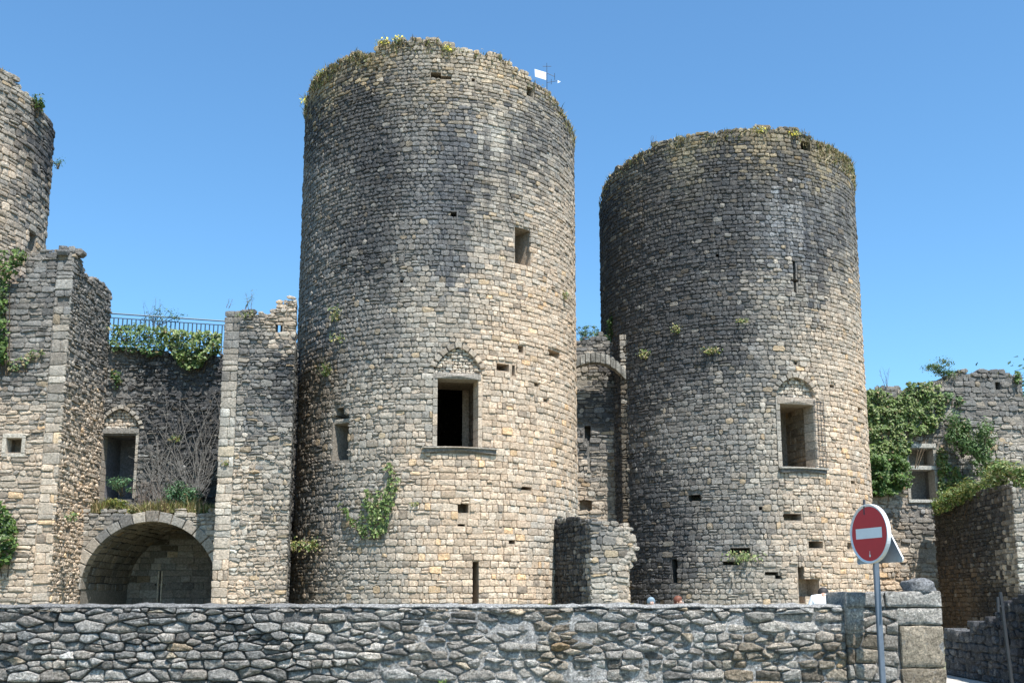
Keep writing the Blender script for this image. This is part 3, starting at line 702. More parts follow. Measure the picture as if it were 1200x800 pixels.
fill(Mu, Su, -.01, .5, 0, tu, lambda x, y: (lerp(fU(x, y)[0], PALE, .12), .3), (.2, .38), (.26, .5), hu, .009, 1, seed=14, relief=.018, split=.06)
flatwall(bu, (UX1 - .03, UY + .16), (UX1 - .68, BY1 + .3), lambda u: tu(Su.L) - u * .5 - .3 , lambda x, y: ((.10, .095, .085), 0), seed=15, M=Mu, T=.5, u0=-.01, rh=(.14, .22))  # side face coloured dark to stand for the tower's shade
flatwall(bu, (UX0, BY1), (UX0, UY), lambda u: tu(0) - .4 - (3.5 - u) * .3, fU, seed=16, M=Mu, T=.5)
Mu.out(); rimstones(Su, bu, 0, Su.L, tu, 16, fU, size=(.06, .16))
# ---- gate recess between the towers
fG = field([(690, 400, GREY, .3), (690, 440, MID, .1), (720, 440, DGREY, 0), (700, 470, DGREY, 0), (690, 520, GREY, .1), (705, 560, MID, 0), (680, 590, TAN2, 0), (725, 560, BROWN, 0), (690, 680, GREY, 0)], 15)  # dark points paint in the arch's shadow band and the shaded right end
gw = thing('gate_wall', (3.2, 41.2, 0), 'narrow stone gate wall in the gap between the two round towers', 'castle wall')
Sg = Planar((1.7, 41.2), (4.7, 41.2)); tg = profile(Sg, [(660, 398), (675, 396), (690, 392), (705, 390), (715, 396), (740, 400)])
hg = [ragged(Sg, 684, 497, 692, 515, .6, .03), ragged(Sg, 689, 515, 691, 548, .5, .01), ragged(Sg, 680, 585, 694, 598, .5, .08)]
flatwall(gw, (1.7, 41.2), (4.7, 41.2), tg, fG, holes=hg, seed=17, rh=(.12, .22), bw=(.16, .5), irr=1.6, T=1.0, limit=200, relief=.04)
SA = Planar((1.9, 40.1), (4.9, 40.1)); na = 11; pL = SA.uv(668, 434); pM = SA.uv(699, 424); pR = SA.uv(734, 440)
def arcz(u): t = (u - pM[0]) / ((pR[0] - pL[0]) / 2); return pM[1] - .62 * t * t * (1 if t > 0 else .55)
for i in range(na):
    x0 = pL[0] + (pR[0] - pL[0]) * i / na + .01; x1 = pL[0] + (pR[0] - pL[0]) * (i + 1) / na - .01; xm = (x0 + x1) / 2
    aa = Acc(); polyblock(aa, SA, [(x0, arcz(x0)), (x1, arcz(x1)), (x1 + .0, arcz(x1) + .36), (xm, arcz(xm) + .38 + random.uniform(-.03, .05)), (x0, arcz(x0) + .36)], -.5, random.uniform(-.05, .04), (.25, .235, .205), .2, .05, .16); aa.out('machicolation_stone', M_ST, gw)
Mj = Masonry(gw, limit=100); Sj = Planar((4.05, 40.35), (4.6, 40.2)); tj = Sj.uv(730, 392)[1]
fill(Mj, Sj, .12, Sj.L, 0, lambda u: tj, lambda x, y: (MID if 365 < y < 445 else (.13, .11, .085), .1), (.14, .24), (.16, .3), (), .012, 1.2, depth=.35, seed=18, relief=.03); Mj.out('pilaster_stone')
# ---- stub wall in front of the gate
fS = field([(670, 620, (.05, .05, .05), .8), (655, 690, (.07, .06, .05), .4), (680, 690, (.045, .045, .045), .9), (700, 620, GREY, .1), (730, 630, MID, .3), (715, 680, MID, 0), (700, 690, PALE, 0), (735, 690, TAN2, 0)], 15)  # near-black points paint shade onto the left-hand side face
sw = thing('stub_wall', (2.6, 35.2, 0), 'broken stub of wall at the foot of the gate, one dark and one pale face', 'ruined wall')
A_, B_, C_, D_ = (1.40, 36.6), (2.5, 34.0), (3.72, 34.25), (4.0, 37.2)
Ms = Masonry(sw)
S1 = Planar(A_, B_); S2 = Planar(B_, C_)
t1 = profile(S1, [(654, 607), (665, 605), (680, 606), (692, 608)]); t2 = profile(S2, [(694, 608), (706, 608), (715, 612), (725, 615), (735, 620), (739, 630)])
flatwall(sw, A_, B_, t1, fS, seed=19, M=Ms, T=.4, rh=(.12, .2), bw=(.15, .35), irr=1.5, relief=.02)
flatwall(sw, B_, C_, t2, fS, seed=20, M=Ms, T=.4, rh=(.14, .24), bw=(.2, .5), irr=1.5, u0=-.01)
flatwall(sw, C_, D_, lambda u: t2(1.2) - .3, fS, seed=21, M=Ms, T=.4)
for k in range(42):
    t = k / 42; x = 732 + 12 * math.sin(t * 3.0) + random.uniform(-8, 3); y = 616 + t * 48 + random.uniform(-4, 4)
    u, v = S2.uv(x, y); s = random.uniform(.07, .16); block(Ms, S2, u - s, u + s, v - s * .7, v + s * .7, -.5, random.uniform(-.1, .06), lambda a, b: (MID, .1), s * .5, bulge=.03, ins=.3)
Ms.out()
# ---- ruined wall at the right
fW = field([(1035, 480, GREY, .1), (1060, 470, GREY, 0), (1040, 600, TAN2, 0), (1050, 680, TAN, 0), (1080, 600, GREY, 0), (1078, 650, MID, 0), (1085, 520, MID, 0), (1110, 470, GREY, .2), (1150, 460, (.20, .19, .175), .2), (1185, 470, GREY, .2), (1120, 530, GREY, 0), (1180, 520, MID, 0)], 25)
rw = thing('ruined_wall', (18, 46.8, 0), 'high ruined wall with a two-light window and ivy, right of the towers', 'ruined wall')
pa, pb = (13.2, 46.5), (23.1, 47.3); Sw = Planar(pa, pb)
tw = profile(Sw, [(1010, 462), (1022, 455), (1040, 452), (1060, 455), (1078, 455), (1096, 447), (1105, 446), (1118, 437), (1130, 434), (1145, 438), (1152, 433), (1172, 433), (1185, 437), (1192, 440)])
u_a, v_a = Sw.uv(1068, 585); u_b, v_b = Sw.uv(1093, 525)
hw_ = [dict(st=lambda v: (u_a - .12, u_b + .12) if v_a - .15 < v < v_b + .15 else None, co=lambda v: (u_a - .03, u_b + .03) if v_a < v < v_b else None, d=1.4), ragged(Sw, 1166, 447, 1173, 456, .5, .06), ragged(Sw, 1083, 640, 1086, 644, .3, .01)]
flatwall(rw, pa, pb, tw, fW, holes=hw_, seed=22, rh=(.15, .25), bw=(.2, .55), irr=1.8, T=1.0, relief=.045)
_, vm_ = Sw.uv(1080, 548)
for nm, z0, z1, h in (('lintel', v_b, v_b + .2, .06), ('transom', vm_ - .08, vm_ + .1, .03), ('sill', v_a - .14, v_a, .08)): single(nm, Sw, rw, u_a - .14, u_b + .14, z0, z1, -.6, h, (.50, .48, .43), .02)
for x0, x1 in ((u_a - .13, u_a), (u_b, u_b + .13)):
    for z0, z1 in ((v_a, vm_ - .09), (vm_ + .11, v_b)): single('jamb_stone', Sw, rw, x0, x1, z0 + .005, z1 - .005, -.6, .02, (.42, .38, .32), .01)
rimstones(Sw, rw, 0, Sw.L, tw, 60, fW)
Sba = Planar(pb, (24.4, 50)); flatwall(rw, pb, (24.0, 53), lambda u: tw(Sw.L) - .2 * u, fW, seed=23, T=.8, limit=40)
# ---- lower outer wall at the right: dark side and sunlit end
fX = field([(1110, 600, (.08, .075, .06), .3), (1120, 700, (.17, .13, .09), .2), (1135, 650, (.09, .08, .07), .4), (1150, 640, (.06, .06, .058), .4), (1170, 700, (.055, .053, .05), .4), (1165, 600, (.055, .055, .055), .4), (1195, 600, MID, 0), (1195, 670, PALE, 0)], 20)  # dark points put the shade of the side face into its stone colour
ow = thing('outer_wall', (18, 39, 0), 'outer wall at the right edge, shaded side face crowned with ivy', 'castle wall')
Mx = Masonry(ow); Fa, Fb, Fc_ = (18.3, 46.4), (17.85, 38.0), (25.0, 38.0)
So = Planar(Fa, Fb); to = profile(So, [(1100, 592), (1120, 588), (1140, 582), (1152, 573), (1165, 570), (1182, 568)])
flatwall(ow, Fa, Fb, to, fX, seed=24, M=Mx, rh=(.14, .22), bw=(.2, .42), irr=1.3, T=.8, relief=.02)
Sp = Planar(Fb, Fc_); tp_ = profile(Sp, [(1184, 569), (1195, 575), (1215, 578)])
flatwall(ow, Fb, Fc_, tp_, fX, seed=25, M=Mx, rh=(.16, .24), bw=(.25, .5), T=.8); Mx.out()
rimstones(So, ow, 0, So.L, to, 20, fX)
# ================================================================== PARAPET IN THE FOREGROUND
def clip(P, ax, ay, nx, ny):
    out = []
    for i in range(len(P)):
        p, q = P[i], P[(i + 1) % len(P)]; dp = (p[0] - ax) * nx + (p[1] - ay) * ny; dq = (q[0] - ax) * nx + (q[1] - ay) * ny
        if dp <= 0: out.append(p)
        if (dp < 0) != (dq < 0) and abs(dp - dq) > 1e-12: t = dp / (dp - dq); out.append((p[0] + (q[0] - p[0]) * t, p[1] + (q[1] - p[1]) * t))
    return out
def rubble(M, S, u0, u1, v0, v1, fld, rows, asp=.5, gap=.010, base=0., relief=.03, depth=.12, var=.2, rmin=.12, skip=None, topf=None):
    """irregular stones: cells of a stretched diagram grown from loosely coursed seeds"""
    seeds = []; v = v0; k = 0
    while v < v1:
        h = rows(v); u = u0 - random.random() * .2
        while u < u1 + .2:
            wd = h * (random.choice((.9, 1.2, 1.6)) if h > .15 else random.choice((1.0, 1.4, 1.9, 2.6, 3.4))) * random.uniform(.8, 1.2)
            seeds.append(((u + wd / 2) * asp, v + h / 2 + random.gauss(0, h * .09)))
            if h < .15 and random.random() < .35: seeds.append(((u + wd + random.uniform(-.03, .03)) * asp, v + h * random.choice((.05, .95)) + random.gauss(0, .01)))
            u += wd
        v += h
    for i, (x, y) in enumerate(seeds):
        nb = sorted(((a - x)**2 + (b - y)**2, a, b) for a, b in seeds if abs(a - x) < .7 and abs(b - y) < .5 and (a, b) != (x, y))[:18]
        P = [(x - .4, y - .4), (x + .4, y - .4), (x + .4, y + .4), (x - .4, y + .4)]
        for d, a, b in nb: P = clip(P, (x + a) / 2, (y + b) / 2, a - x, b - y)
        P = clip(P, u1 * asp, 0, 1, 0); P = clip(P, u0 * asp, 0, -1, 0); P = clip(P, 0, v1, 0, 1); P = clip(P, 0, v0, 0, -1) if len(P) > 2 else P
        if len(P) < 3: continue
        P = [(a / asp, b) for a, b in P]; cx = sum(p[0] for p in P) / len(P); cy = sum(p[1] for p in P) / len(P)
        if skip and skip(cx, cy): continue
        if topf and cy > topf(cx): continue
        wx = max(p[0] for p in P) - min(p[0] for p in P); wy = max(p[1] for p in P) - min(p[1] for p in P)
        if wx < .05 or wy < .035: continue
        Q = []
        for j in range(len(P)):
            p, q = P[j], P[(j + 1) % len(P)]
            if math.hypot(q[0] - p[0], q[1] - p[1]) < .015: continue
            for t in (.1, .9): Q.append((p[0] + (q[0] - p[0]) * t, p[1] + (q[1] - p[1]) * t))
        if len(Q) < 5: continue
        g = gap * random.uniform(.5, 1.8); gx = max(.3, 1 - 2 * g / wx); gy = max(.3, 1 - 2 * g / wy)
        Q = [(cx + (a - cx) * gx + random.gauss(0, .003), cy + (b - cy) * gy + random.gauss(0, .003)) for a, b in Q]
        n = len(Q); hb = base + random.uniform(-relief, relief); tilt = (random.gauss(0, .08), random.gauss(0, .10)); s0 = random.uniform(0, 99)
        V = []; Fc = []
        for ring, (ins, hh) in enumerate(((0, -depth), (.015, -.014), (.11, .004), (.5, .012))):
            for (a, b) in Q:
                uu = a + (cx - a) * ins; vv = b + (cy - b) * ins
                hx = hb + hh + (tilt[0] * (uu - cx) + tilt[1] * (vv - cy)) * (ring > 0) + ((.024 * N3(uu * 9, vv * 9, s0) + .018 * N3(uu * 30, vv * 30, s0)) if ring else 0)
                V.append(S.P(uu, vv, hx))
        V.append(S.P(cx, cy, hb + .014 + .015 * N3(cx * 9, cy * 9, s0)))
        for r in range(3):
            for j in range(n):
                jj = (j + 1) % n; Fc.append((r * n + j, r * n + jj, (r + 1) * n + jj, (r + 1) * n + j))
        for j in range(n): Fc.append((3 * n + j, 3 * n + (j + 1) % n, 4 * n))
        pp = proj(V[-1]); size = math.sqrt(wx * wy) * F / pp[2] if (-20 < pp[0] < 1220 and pp[1] < 815) else 0
        M.put(V, Fc, colour(fld, pp[0], pp[1], var), size)
LG = (.60, .56, .50); LD = (.38, .365, .34); LM = (.49, .46, .415); LT = (.42, .35, .26)
fP = field([(20, 740, LD, 0), (80, 780, LG, 0), (150, 730, LD, 0), (200, 780, LM, 0), (300, 740, LD, 0), (350, 780, LM, 0), (420, 730, LG, 0), (500, 780, LM, 0), (520, 730, LM, 0), (600, 760, LG, 0), (700, 730, LM, 0), (700, 780, LG, 0), (760, 750, LM, 0), (670, 750, LT, 0), (800, 780, LM, 0),
            (850, 730, LG, 0), (880, 770, LT, 0), (950, 730, LG, 0), (960, 775, LT, 0), (930, 795, LG, 0)], 30)
par = thing('parapet_wall', (-1.6, 12.45, 0), 'long low grey rubble wall across the whole foreground', 'stone wall')
PX0, PX1, PY, PZ = -7.4, 3.74, 12.2, 1.60
Spp = Planar((PX0, PY), (PX1, PY))
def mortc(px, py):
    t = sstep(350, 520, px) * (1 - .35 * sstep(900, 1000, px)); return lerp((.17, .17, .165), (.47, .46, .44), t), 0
def dry(u): t = u + PX0; return -.06 + .038 * sstep(-3.2, -1.0, t)
class Sh(Planar):
    def P(s, u, v, h=0): return Planar.P(s, u, v, h + (dry(u) + .055 if -.2 < h < -.03 else 0))
Sdr = Sh((PX0, PY), (PX1, PY))
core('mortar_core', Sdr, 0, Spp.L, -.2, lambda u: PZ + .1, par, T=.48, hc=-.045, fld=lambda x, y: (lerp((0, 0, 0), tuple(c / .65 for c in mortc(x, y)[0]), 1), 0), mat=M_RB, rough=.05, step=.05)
Mp = Masonry(par, M_RB, 300, True)
def prow(v): return random.uniform(.18, .22) if v < .76 else (random.uniform(.075, .135) if v < PZ - .16 else random.uniform(.06, .085))
rubble(Mp, Spp, 0, Spp.L, 0, PZ - .01, fP, prow, .40, .0045, relief=.03, var=.24)
Mp.out()
cap = Acc(); n_ = 150
Vc = []; Fcc = []
for i in range(n_ + 1):
    u = Spp.L * i / n_; 
    for (h, z) in ((.0, -.012), (.008, .0), (-.03, .022), (-.25, .034), (-.47, .01), (-.5, -.04)):
        Vc.append(Spp.P(u, PZ + z + .022 * N3(u * 2.6, h * 4) + .018 * N3(u * 9, h * 9, 3), h + .03 * N3(u * 2.3, z * 3, 7) + .015 * N3(u * 9, z * 3, 7)))
    if i: Fcc += [((i - 1) * 6 + j, i * 6 + j, i * 6 + j + 1, (i - 1) * 6 + j + 1) for j in range(5)]
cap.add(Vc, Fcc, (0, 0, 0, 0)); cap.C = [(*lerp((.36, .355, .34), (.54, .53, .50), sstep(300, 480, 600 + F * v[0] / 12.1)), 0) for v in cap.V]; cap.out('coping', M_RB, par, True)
# ---- end pier and its boulder
pier = thing('wall_pier', (4.25, 12.4, 0), 'squared stone pier ending the rubble wall, boulder on its top', 'pier')
QX0, QX1, QY, QZ = 3.735, 4.80, 12.14, 1.765
fQ = field([(1000, 710, LM, 0), (1020, 760, LT, 0), (1040, 740, LM, 0), (1030, 790, LG, 0), (1080, 720, LG, 0), (1080, 750, (.46, .45, .43), 0), (1080, 790, LT, 0)], 20)
Sq = Planar((QX0, QY), (QX1, QY)); Sq2 = Planar((QX1, QY), (QX1 + .02, QY + .75)); Sq3 = Planar((QX0, QY + .75), (QX0, QY))
core('mortar_core', Sq, 0.02, Sq.L - .02, -.2, lambda u: QZ + .1, pier, T=.74, hc=-.04, fld=lambda x, y: ((.5, .48, .45), 0), mat=M_RB, rough=.03, step=.06)
Mq = Masonry(pier, M_RB, 100, True)
rubble(Mq, Sq, 0, .58, 0, QZ - .18, fQ, lambda v: random.uniform(.12, .2), .55, .005, relief=.012)
def rough_block(M, S, ua, ub, va, vb, h0, h1, fld, n=5, amp=.02):
    pts = []
    for k in range(n): pts.append((ua + (ub - ua) * (k + .12) / (n - .75), va))
    for k in range(n): pts.append((ub, va + (vb - va) * (k + .2) / (n - .6)))
    for k in range(n): pts.append((ub - (ub - ua) * (k + .12) / (n - .75), vb))
    for k in range(n): pts.append((ua, vb - (vb - va) * (k + .2) / (n - .6)))
    pts = [(min(max(a, ua), ub) + random.gauss(0, .004), min(max(b, va), vb) + random.gauss(0, .004)) for a, b in pts]
    cx, cy = (ua + ub) / 2, (va + vb) / 2; V = []; Fc = []; m = len(pts); s0 = random.uniform(0, 99)
    for r, (ins, hh) in enumerate(((0, h0), (.0, h1 - .012), (.05, h1), (.5, h1 + .008))):
        for a, b in pts:
            uu = a + (cx - a) * ins; vv = b + (cy - b) * ins; V.append(S.P(uu, vv, hh + (amp * N3(uu * 8, vv * 8, s0) if r else 0)))
    V.append(S.P(cx, cy, h1 + .01 + amp * N3(cx * 8, cy * 8, s0)))
    for r in range(3):
        for j in range(m): jj = (j + 1) % m; Fc.append((r * m + j, r * m + jj, (r + 1) * m + jj, (r + 1) * m + j))
    for j in range(m): Fc.append((3 * m + j, 3 * m + (j + 1) % m, 4 * m))
    pp = proj(V[-1]); M.put(V, Fc, colour(fld, pp[0], pp[1], .08), 60)
zs = [0, .33, .62, .93, 1.40, QZ - .17]
for i in range(5): rough_block(Mq, Sq, .59 + random.uniform(-.04, .04), Sq.L + .01, zs[i] + .004, zs[i + 1] - .004, -.3, .01, fQ)
rough_block(Mq, Sq, .0, .44, QZ - .165, QZ - .005, -.7, .015, fQ); rough_block(Mq, Sq, .455, Sq.L + .015, QZ - .165, QZ + .01, -.7, .02, fQ)
for i in range(5): rough_block(Mq, Sq2, .0, Sq2.L, zs[i] + .008, zs[i + 1] - .008, -.2, .01, fQ)
rough_block(Mq, Sq3, .0, Sq3.L - .0, PZ - .3, QZ - .005, -.2, .0, fQ)
Mq.out('pier_stone')
topq = Acc(); topq.add([(QX0 + .01, QY + .0, QZ - .012), (QX1, QY, QZ - .004), (QX1, QY + .74, QZ - .01), (QX0 + .01, QY + .74, QZ - .015)], [(0, 1, 2, 3)], (.4, .39, .37, 0)); topq.out('pier_top', M_RB, pier)
def boulder(name, c, r, label, cat, col, sd, parent=None, smooth=True):
    V = []; Fc = []; nu, nv_ = 16, 9
    for j in range(nv_ + 1):
        ph_ = math.pi * j / nv_ - math.pi / 2
        for i in range(nu):
            t = 2 * math.pi * i / nu; d = Vector((math.cos(ph_) * math.cos(t), math.cos(ph_) * math.sin(t), math.sin(ph_)))
            d2 = Vector([math.copysign(abs(x)**.75, x) for x in d]); q = 1 + .22 * noise.noise(d * 1.6 + Vector((sd, 0, 0))) + .08 * noise.noise(d * 5 + Vector((sd, 0, 0)))
            V.append((d2.x * r[0] * q, d2.y * r[1] * q, d2.z * r[2] * q))
    for j in range(nv_):
        for i in range(nu): Fc.append((j * nu + i, j * nu + (i + 1) % nu, (j + 1) * nu + (i + 1) % nu, (j + 1) * nu + i))
    me = mesh(name, V, Fc, [(*col, 0)] * len(V), smooth); o = link(name, me, M_RB, parent); o.location = c
    if label: tag(o, label, cat)
    return o
b = boulder('boulder', (4.62, 12.30, 1.82), (.175, .2, .10), 'rounded grey boulder lying on top of the pier', 'boulder', (.36, .365, .37), 3)
# ---- road wall in the shade at the right
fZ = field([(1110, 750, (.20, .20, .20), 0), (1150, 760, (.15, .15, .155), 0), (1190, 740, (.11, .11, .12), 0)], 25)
zw = thing('side_wall', (10.1, 22, 0), 'shaded rubble wall climbing towards the right edge beyond the pier', 'stone wall')
Za, Zb = (10.05, 25.4), (9.45, 15.0); Sz = Planar(Za, Zb)
tz = profile(Sz, [(1100, 736), (1135, 738), (1136, 731), (1150, 729), (1151, 721), (1168, 721), (1169, 707), (1185, 702), (1200, 692), (1230, 680)])
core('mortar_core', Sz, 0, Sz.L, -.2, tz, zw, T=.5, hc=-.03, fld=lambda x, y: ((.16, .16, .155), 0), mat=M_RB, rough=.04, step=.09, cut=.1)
Mz = Masonry(zw, M_RB, 200, True); rubble(Mz, Sz, 0, Sz.L, 0, 2.6, fZ, lambda v: random.uniform(.13, .2), .6, .012, topf=lambda u: tz(u) - .06); Mz.out()
Sz2 = Planar((Za[0] + .6, Za[1] + .01), (Za[0], Za[1] + .01))
Mzz = Masonry(zw, M_RB, 0, True); 
for k in range(60):
    u = random.uniform(0, Sz.L); s = random.uniform(.08, .2); rough_block(Mzz, Sz, u - s, u + s, tz(u) - .14, tz(u) - .02 + random.uniform(-.03, .03), -.45, 0.0, fZ, 3)
Mzz.L = [(0, a, b_, c) for _, a, b_, c in Mzz.L]; Mzz.out()
# ================================================================== PLANTS
GR = (G1, G2, G3); GG = ((.20, .27, .08), (.13, .20, .05), (.27, .31, .12), (.07, .12, .03)); GD = ((.07, .13, .035), (.10, .18, .05), (.13, .20, .07)); GB = ((.08, .17, .08), (.12, .24, .11), (.07, .13, .06))
DR = (DRY, (.22, .18, .09), GY, (.13, .14, .05)); DRG = (DRY, (.36, .29, .15), (.26, .19, .09), (.10, .12, .04), (.20, .20, .07))
# --- grass growing along the broken tops
topgrass('rim_grass', SL, -8.1, 8.1, topL, 5500, .19, DRG, 'dry grass and weeds along the broken rim of the left tower', drop=.5)
topgrass('rim_grass', SR, -8.1, 8.1, topR, 5500, .17, DRG, 'dry grass and weeds along the rim of the right tower', drop=.5)
topgrass('rim_grass', SC, 0, 8.1, topC, 700, .12, DRG, 'sparse grass on the top of the corner tower', drop=.3)
topgrass('rim_grass', SL, -8, -2.2, topL, 1500, .2, DRG + (GY,), 'thick yellowish weeds hanging over the left half of the left tower rim', inset=(-.08, .3), drop=.5)
topgrass('rim_grass', SR, 2.8, 8, topR, 1600, .2, DRG + ((.14, .16, .05),), 'thick weeds hanging over the right half of the right tower rim', inset=(-.08, .3), drop=.8)
topgrass('ledge_grass', Sv, .3, 4.6, lambda u: 4.78, 4200, .42, DRG + ((.24, .26, .08),), 'dry yellow grass on the ledge above the vaulted arch', inset=(.05, 1.1), leafy=.25)
topgrass('wall_grass', Sw, 0, Sw.L, tw, 900, .2, DRG, 'short grass on the top of the ruined wall at right', drop=.3)
topgrass('wall_grass', Sg, .2, 2.6, tg, 500, .35, GB, 'green weeds on the top of the gate wall', inset=(0, .8), leafy=.6)
topgrass('wall_grass', Sz, 6, Sz.L, lambda u: .12, 1500, .16, GR + GY.__class__((GY,)) if False else (G1, G3, DRY), 'grass at the foot of the shaded side wall', inset=(-.5, -.03))
# --- flowering tufts on the rims
for (S, x, y, lab) in ((SL, 357, 122, 'yellow-flowered tuft at the far left end of the left tower rim'), (SL, 379, 88, 'small yellow tuft a little right of the left end of the left tower rim'), (SL, 449, 53, 'yellow-flowered tuft at the left end of the highest part of the left tower'), (SL, 467, 50, 'second yellow-flowered tuft on the highest part of the left tower'), (SL, 525, 61, 'single yellow-flowered tuft right of the highest part of the left tower'),
                       (SR, 892, 156, 'yellowish green tuft on the middle of the right tower rim'), (SR, 930, 160, 'yellowish green tuft right of the middle of the right tower rim')):
    u, v = S.uv(x, y); tuft('flower_tuft', S.P(u, v, .05), 60, .28, (GY, G2, (.3, .32, .06)), lab, 'plant', 'flowering tufts on the tower rims', .12, .6, .06, 10)
# --- weeds on the tower faces
for (S, x, y, n, h, sp, lab) in ((SR, 835, 414, 150, .3, .17, 'dry green weed on the right tower face, left of its window arch'), (SR, 871, 378, 60, .2, .12, 'small weed high on the right tower face'), (SR, 795, 390, 70, .5, .1, 'brownish weed strip on the shaded left part of the right tower'), (SR, 872, 655, 260, .3, .32, 'leafy green weed in the broad hole low on the right tower'), (SR, 758, 420, 90, .5, .12, 'yellow-brown weed near the left edge of the right tower'),
                              (SL, 396, 375, 90, .8, .16, 'dry weed on the left part of the left tower, above the small broken opening'), (SL, 384, 440, 90, .7, .12, 'dry weed strip just above the small broken opening of the left tower'), (SL, 400, 400, 60, .4, .2, 'thin dry weed between the ones above the broken opening'), (SL, 660, 350, 60, .4, .1, 'small weed near the right edge of the left tower'), (SL, 486, 593, 25, .2, .06, 'tiny weed under the window of the left tower'), (SL, 368, 642, 320, .34, .42, 'yellow-green weeds low at the left edge of the left tower'), (SL, 347, 643, 160, .34, .2, 'pale grassy weed at the very left foot of the left tower'),
                              (Su, 291, 372, 60, .3, .15, 'small weed near the top of the tall buttress'), (Sk, 205, 517, 60, .3, .12, 'yellow-green weed among the dead ivy of the curtain wall'), (Su, 264, 545, 25, .2, .06, 'tiny weed on the pale corner of the tall buttress'), (Sb, 85, 610, 60, .4, .1, 'weed on the left block near the vaulted arch')):
    u, v = S.uv(x, y); tuft('wall_weed', S.P(u, v, .05), n, h, (G2, GY, DRY, G1) if 'leafy' not in lab else GG, lab, 'weed', 'weeds rooted in the castle walls', sp, .7, .09)
# --- ivy and creepers
creeper('ivy', SL, [(396, 588), (402, 590), (420, 612), (424, 600), (430, 574), (444, 575), (447, 590), (457, 556), (450, 545), (458, 541), (470, 566), (462, 590), (457, 615), (447, 630), (430, 632), (417, 622)], 900, .11, .22, GG, 'bright green forked creeper growing up the left tower below its windows', 'creeper', stems=7, gap=-.3)
creeper('ivy', Sb, [(-20, 296), (8, 296), (30, 298), (40, 302), (26, 318), (14, 330), (10, 360), (14, 400), (10, 425), (-20, 440)], 1700, .13, .5, GR + (G2,), 'dark green ivy hanging over the top of the left block at the photo edge', stems=5)
creeper('ivy', Sb, [(8, 428), (30, 416), (48, 408), (56, 412), (40, 424), (18, 436)], 160, .10, .12, (G1, DRY, GD[1]), 'thin trail of ivy running right across the face of the left block', stems=4)
creeper('ivy', Sb, [(-20, 585), (2, 586), (16, 600), (24, 622), (22, 645), (12, 660), (-20, 676)], 1500, .15, .5, GR + (G2,), 'thick green ivy clump low on the left block at the photo edge', stems=5)
creeper('ivy', Sk, [(130, 384), (160, 380), (196, 386), (200, 410), (180, 420), (150, 412), (132, 412)], 1300, .11, .45, GD, 'dark feathery growth on top of the curtain wall below the railing', 'bush', stems=5, gap=-.5)
creeper('ivy', Sk, [(186, 392), (215, 388), (240, 391), (262, 394), (262, 415), (246, 418), (240, 430), (226, 436), (212, 428), (200, 412)], 1500, .14, .6, GG, 'bright yellow-green ivy spilling over the right half of the curtain wall top', stems=6, gap=-.5)
creeper('ivy', Sk, [(131, 434), (142, 436), (144, 450), (136, 456), (131, 450)], 120, .10, .25, (G1, G3), 'small dark ivy clump at the upper left of the curtain wall', stems=2)
creeper('ivy', Sw, [(1008, 462), (1020, 455), (1048, 466), (1062, 450), (1080, 448), (1097, 450), (1104, 464), (1104, 488), (1090, 508), (1066, 514), (1062, 545), (1030, 548), (1008, 548)], 6500, .14, .34, GG + (G2,), 'large sheet of ivy covering the ruined wall beside the right tower', stems=10, gap=-.35)
creeper('ivy', Sw, [(1008, 536), (1040, 534), (1052, 538), (1060, 548), (1062, 562), (1056, 576), (1040, 582), (1008, 580)], 4200, .13, .9, (G1, G2, (.09, .17, .03)), 'rounded dense green ivy bulge right beside the right tower', stems=6, gap=-.9)
creeper('ivy', Sw, [(1096, 525), (1104, 528), (1112, 545), (1130, 556), (1128, 572), (1112, 588), (1096, 588)], 900, .15, .4, (G2, GG[2], GY, G1), 'yellow-green ivy right of the two-light window', stems=5, gap=-.5)
creeper('ivy', Sw, [(1188, 438), (1193, 436), (1194, 448), (1190, 450)], 110, .13, .2, (G2, G1), 'small ivy patch at the top right corner of the ruined wall', stems=2, gap=-.8)
creeper('ivy', Sw, [(1103, 462), (1115, 460), (1128, 470), (1120, 478), (1106, 472)], 200, .14, .35, GD, 'small green spray beside the top of the large ivy sheet', stems=3)
for i, (x, Y, z, rx, lab) in enumerate(((1112, 44.2, 5.9, .8, 'leftmost yellow-green ivy mound on the shaded outer wall'), (1130, 42.6, 5.95, .9, 'second ivy mound from the left on the shaded outer wall'), (1150, 41.0, 6.2, .8, 'third ivy mound from the left on the shaded outer wall'), (1170, 39.4, 6.3, .8, 'ivy mound above the sunlit end of the outer wall'), (1192, 38.5, 6.2, .8, 'ivy mound at the right photo edge on the outer wall'))):
    c = at(x, 560, Y); bush('ivy_mound', (c.x + .2, Y, z), (rx, .9, .48), 1100, .14, (G2, GG[2], GY, G1), lab, 'ivy', 'ivy mounds crowning the outer wall')
creeper('ivy', So, [(1096, 588), (1115, 582), (1135, 572), (1150, 566), (1152, 574), (1138, 584), (1128, 592), (1112, 600), (1098, 604)], 900, .13, .35, (G2, GG[2], GY, G1), 'ivy hanging down the shaded face of the outer wall', stems=4, gap=-.6)
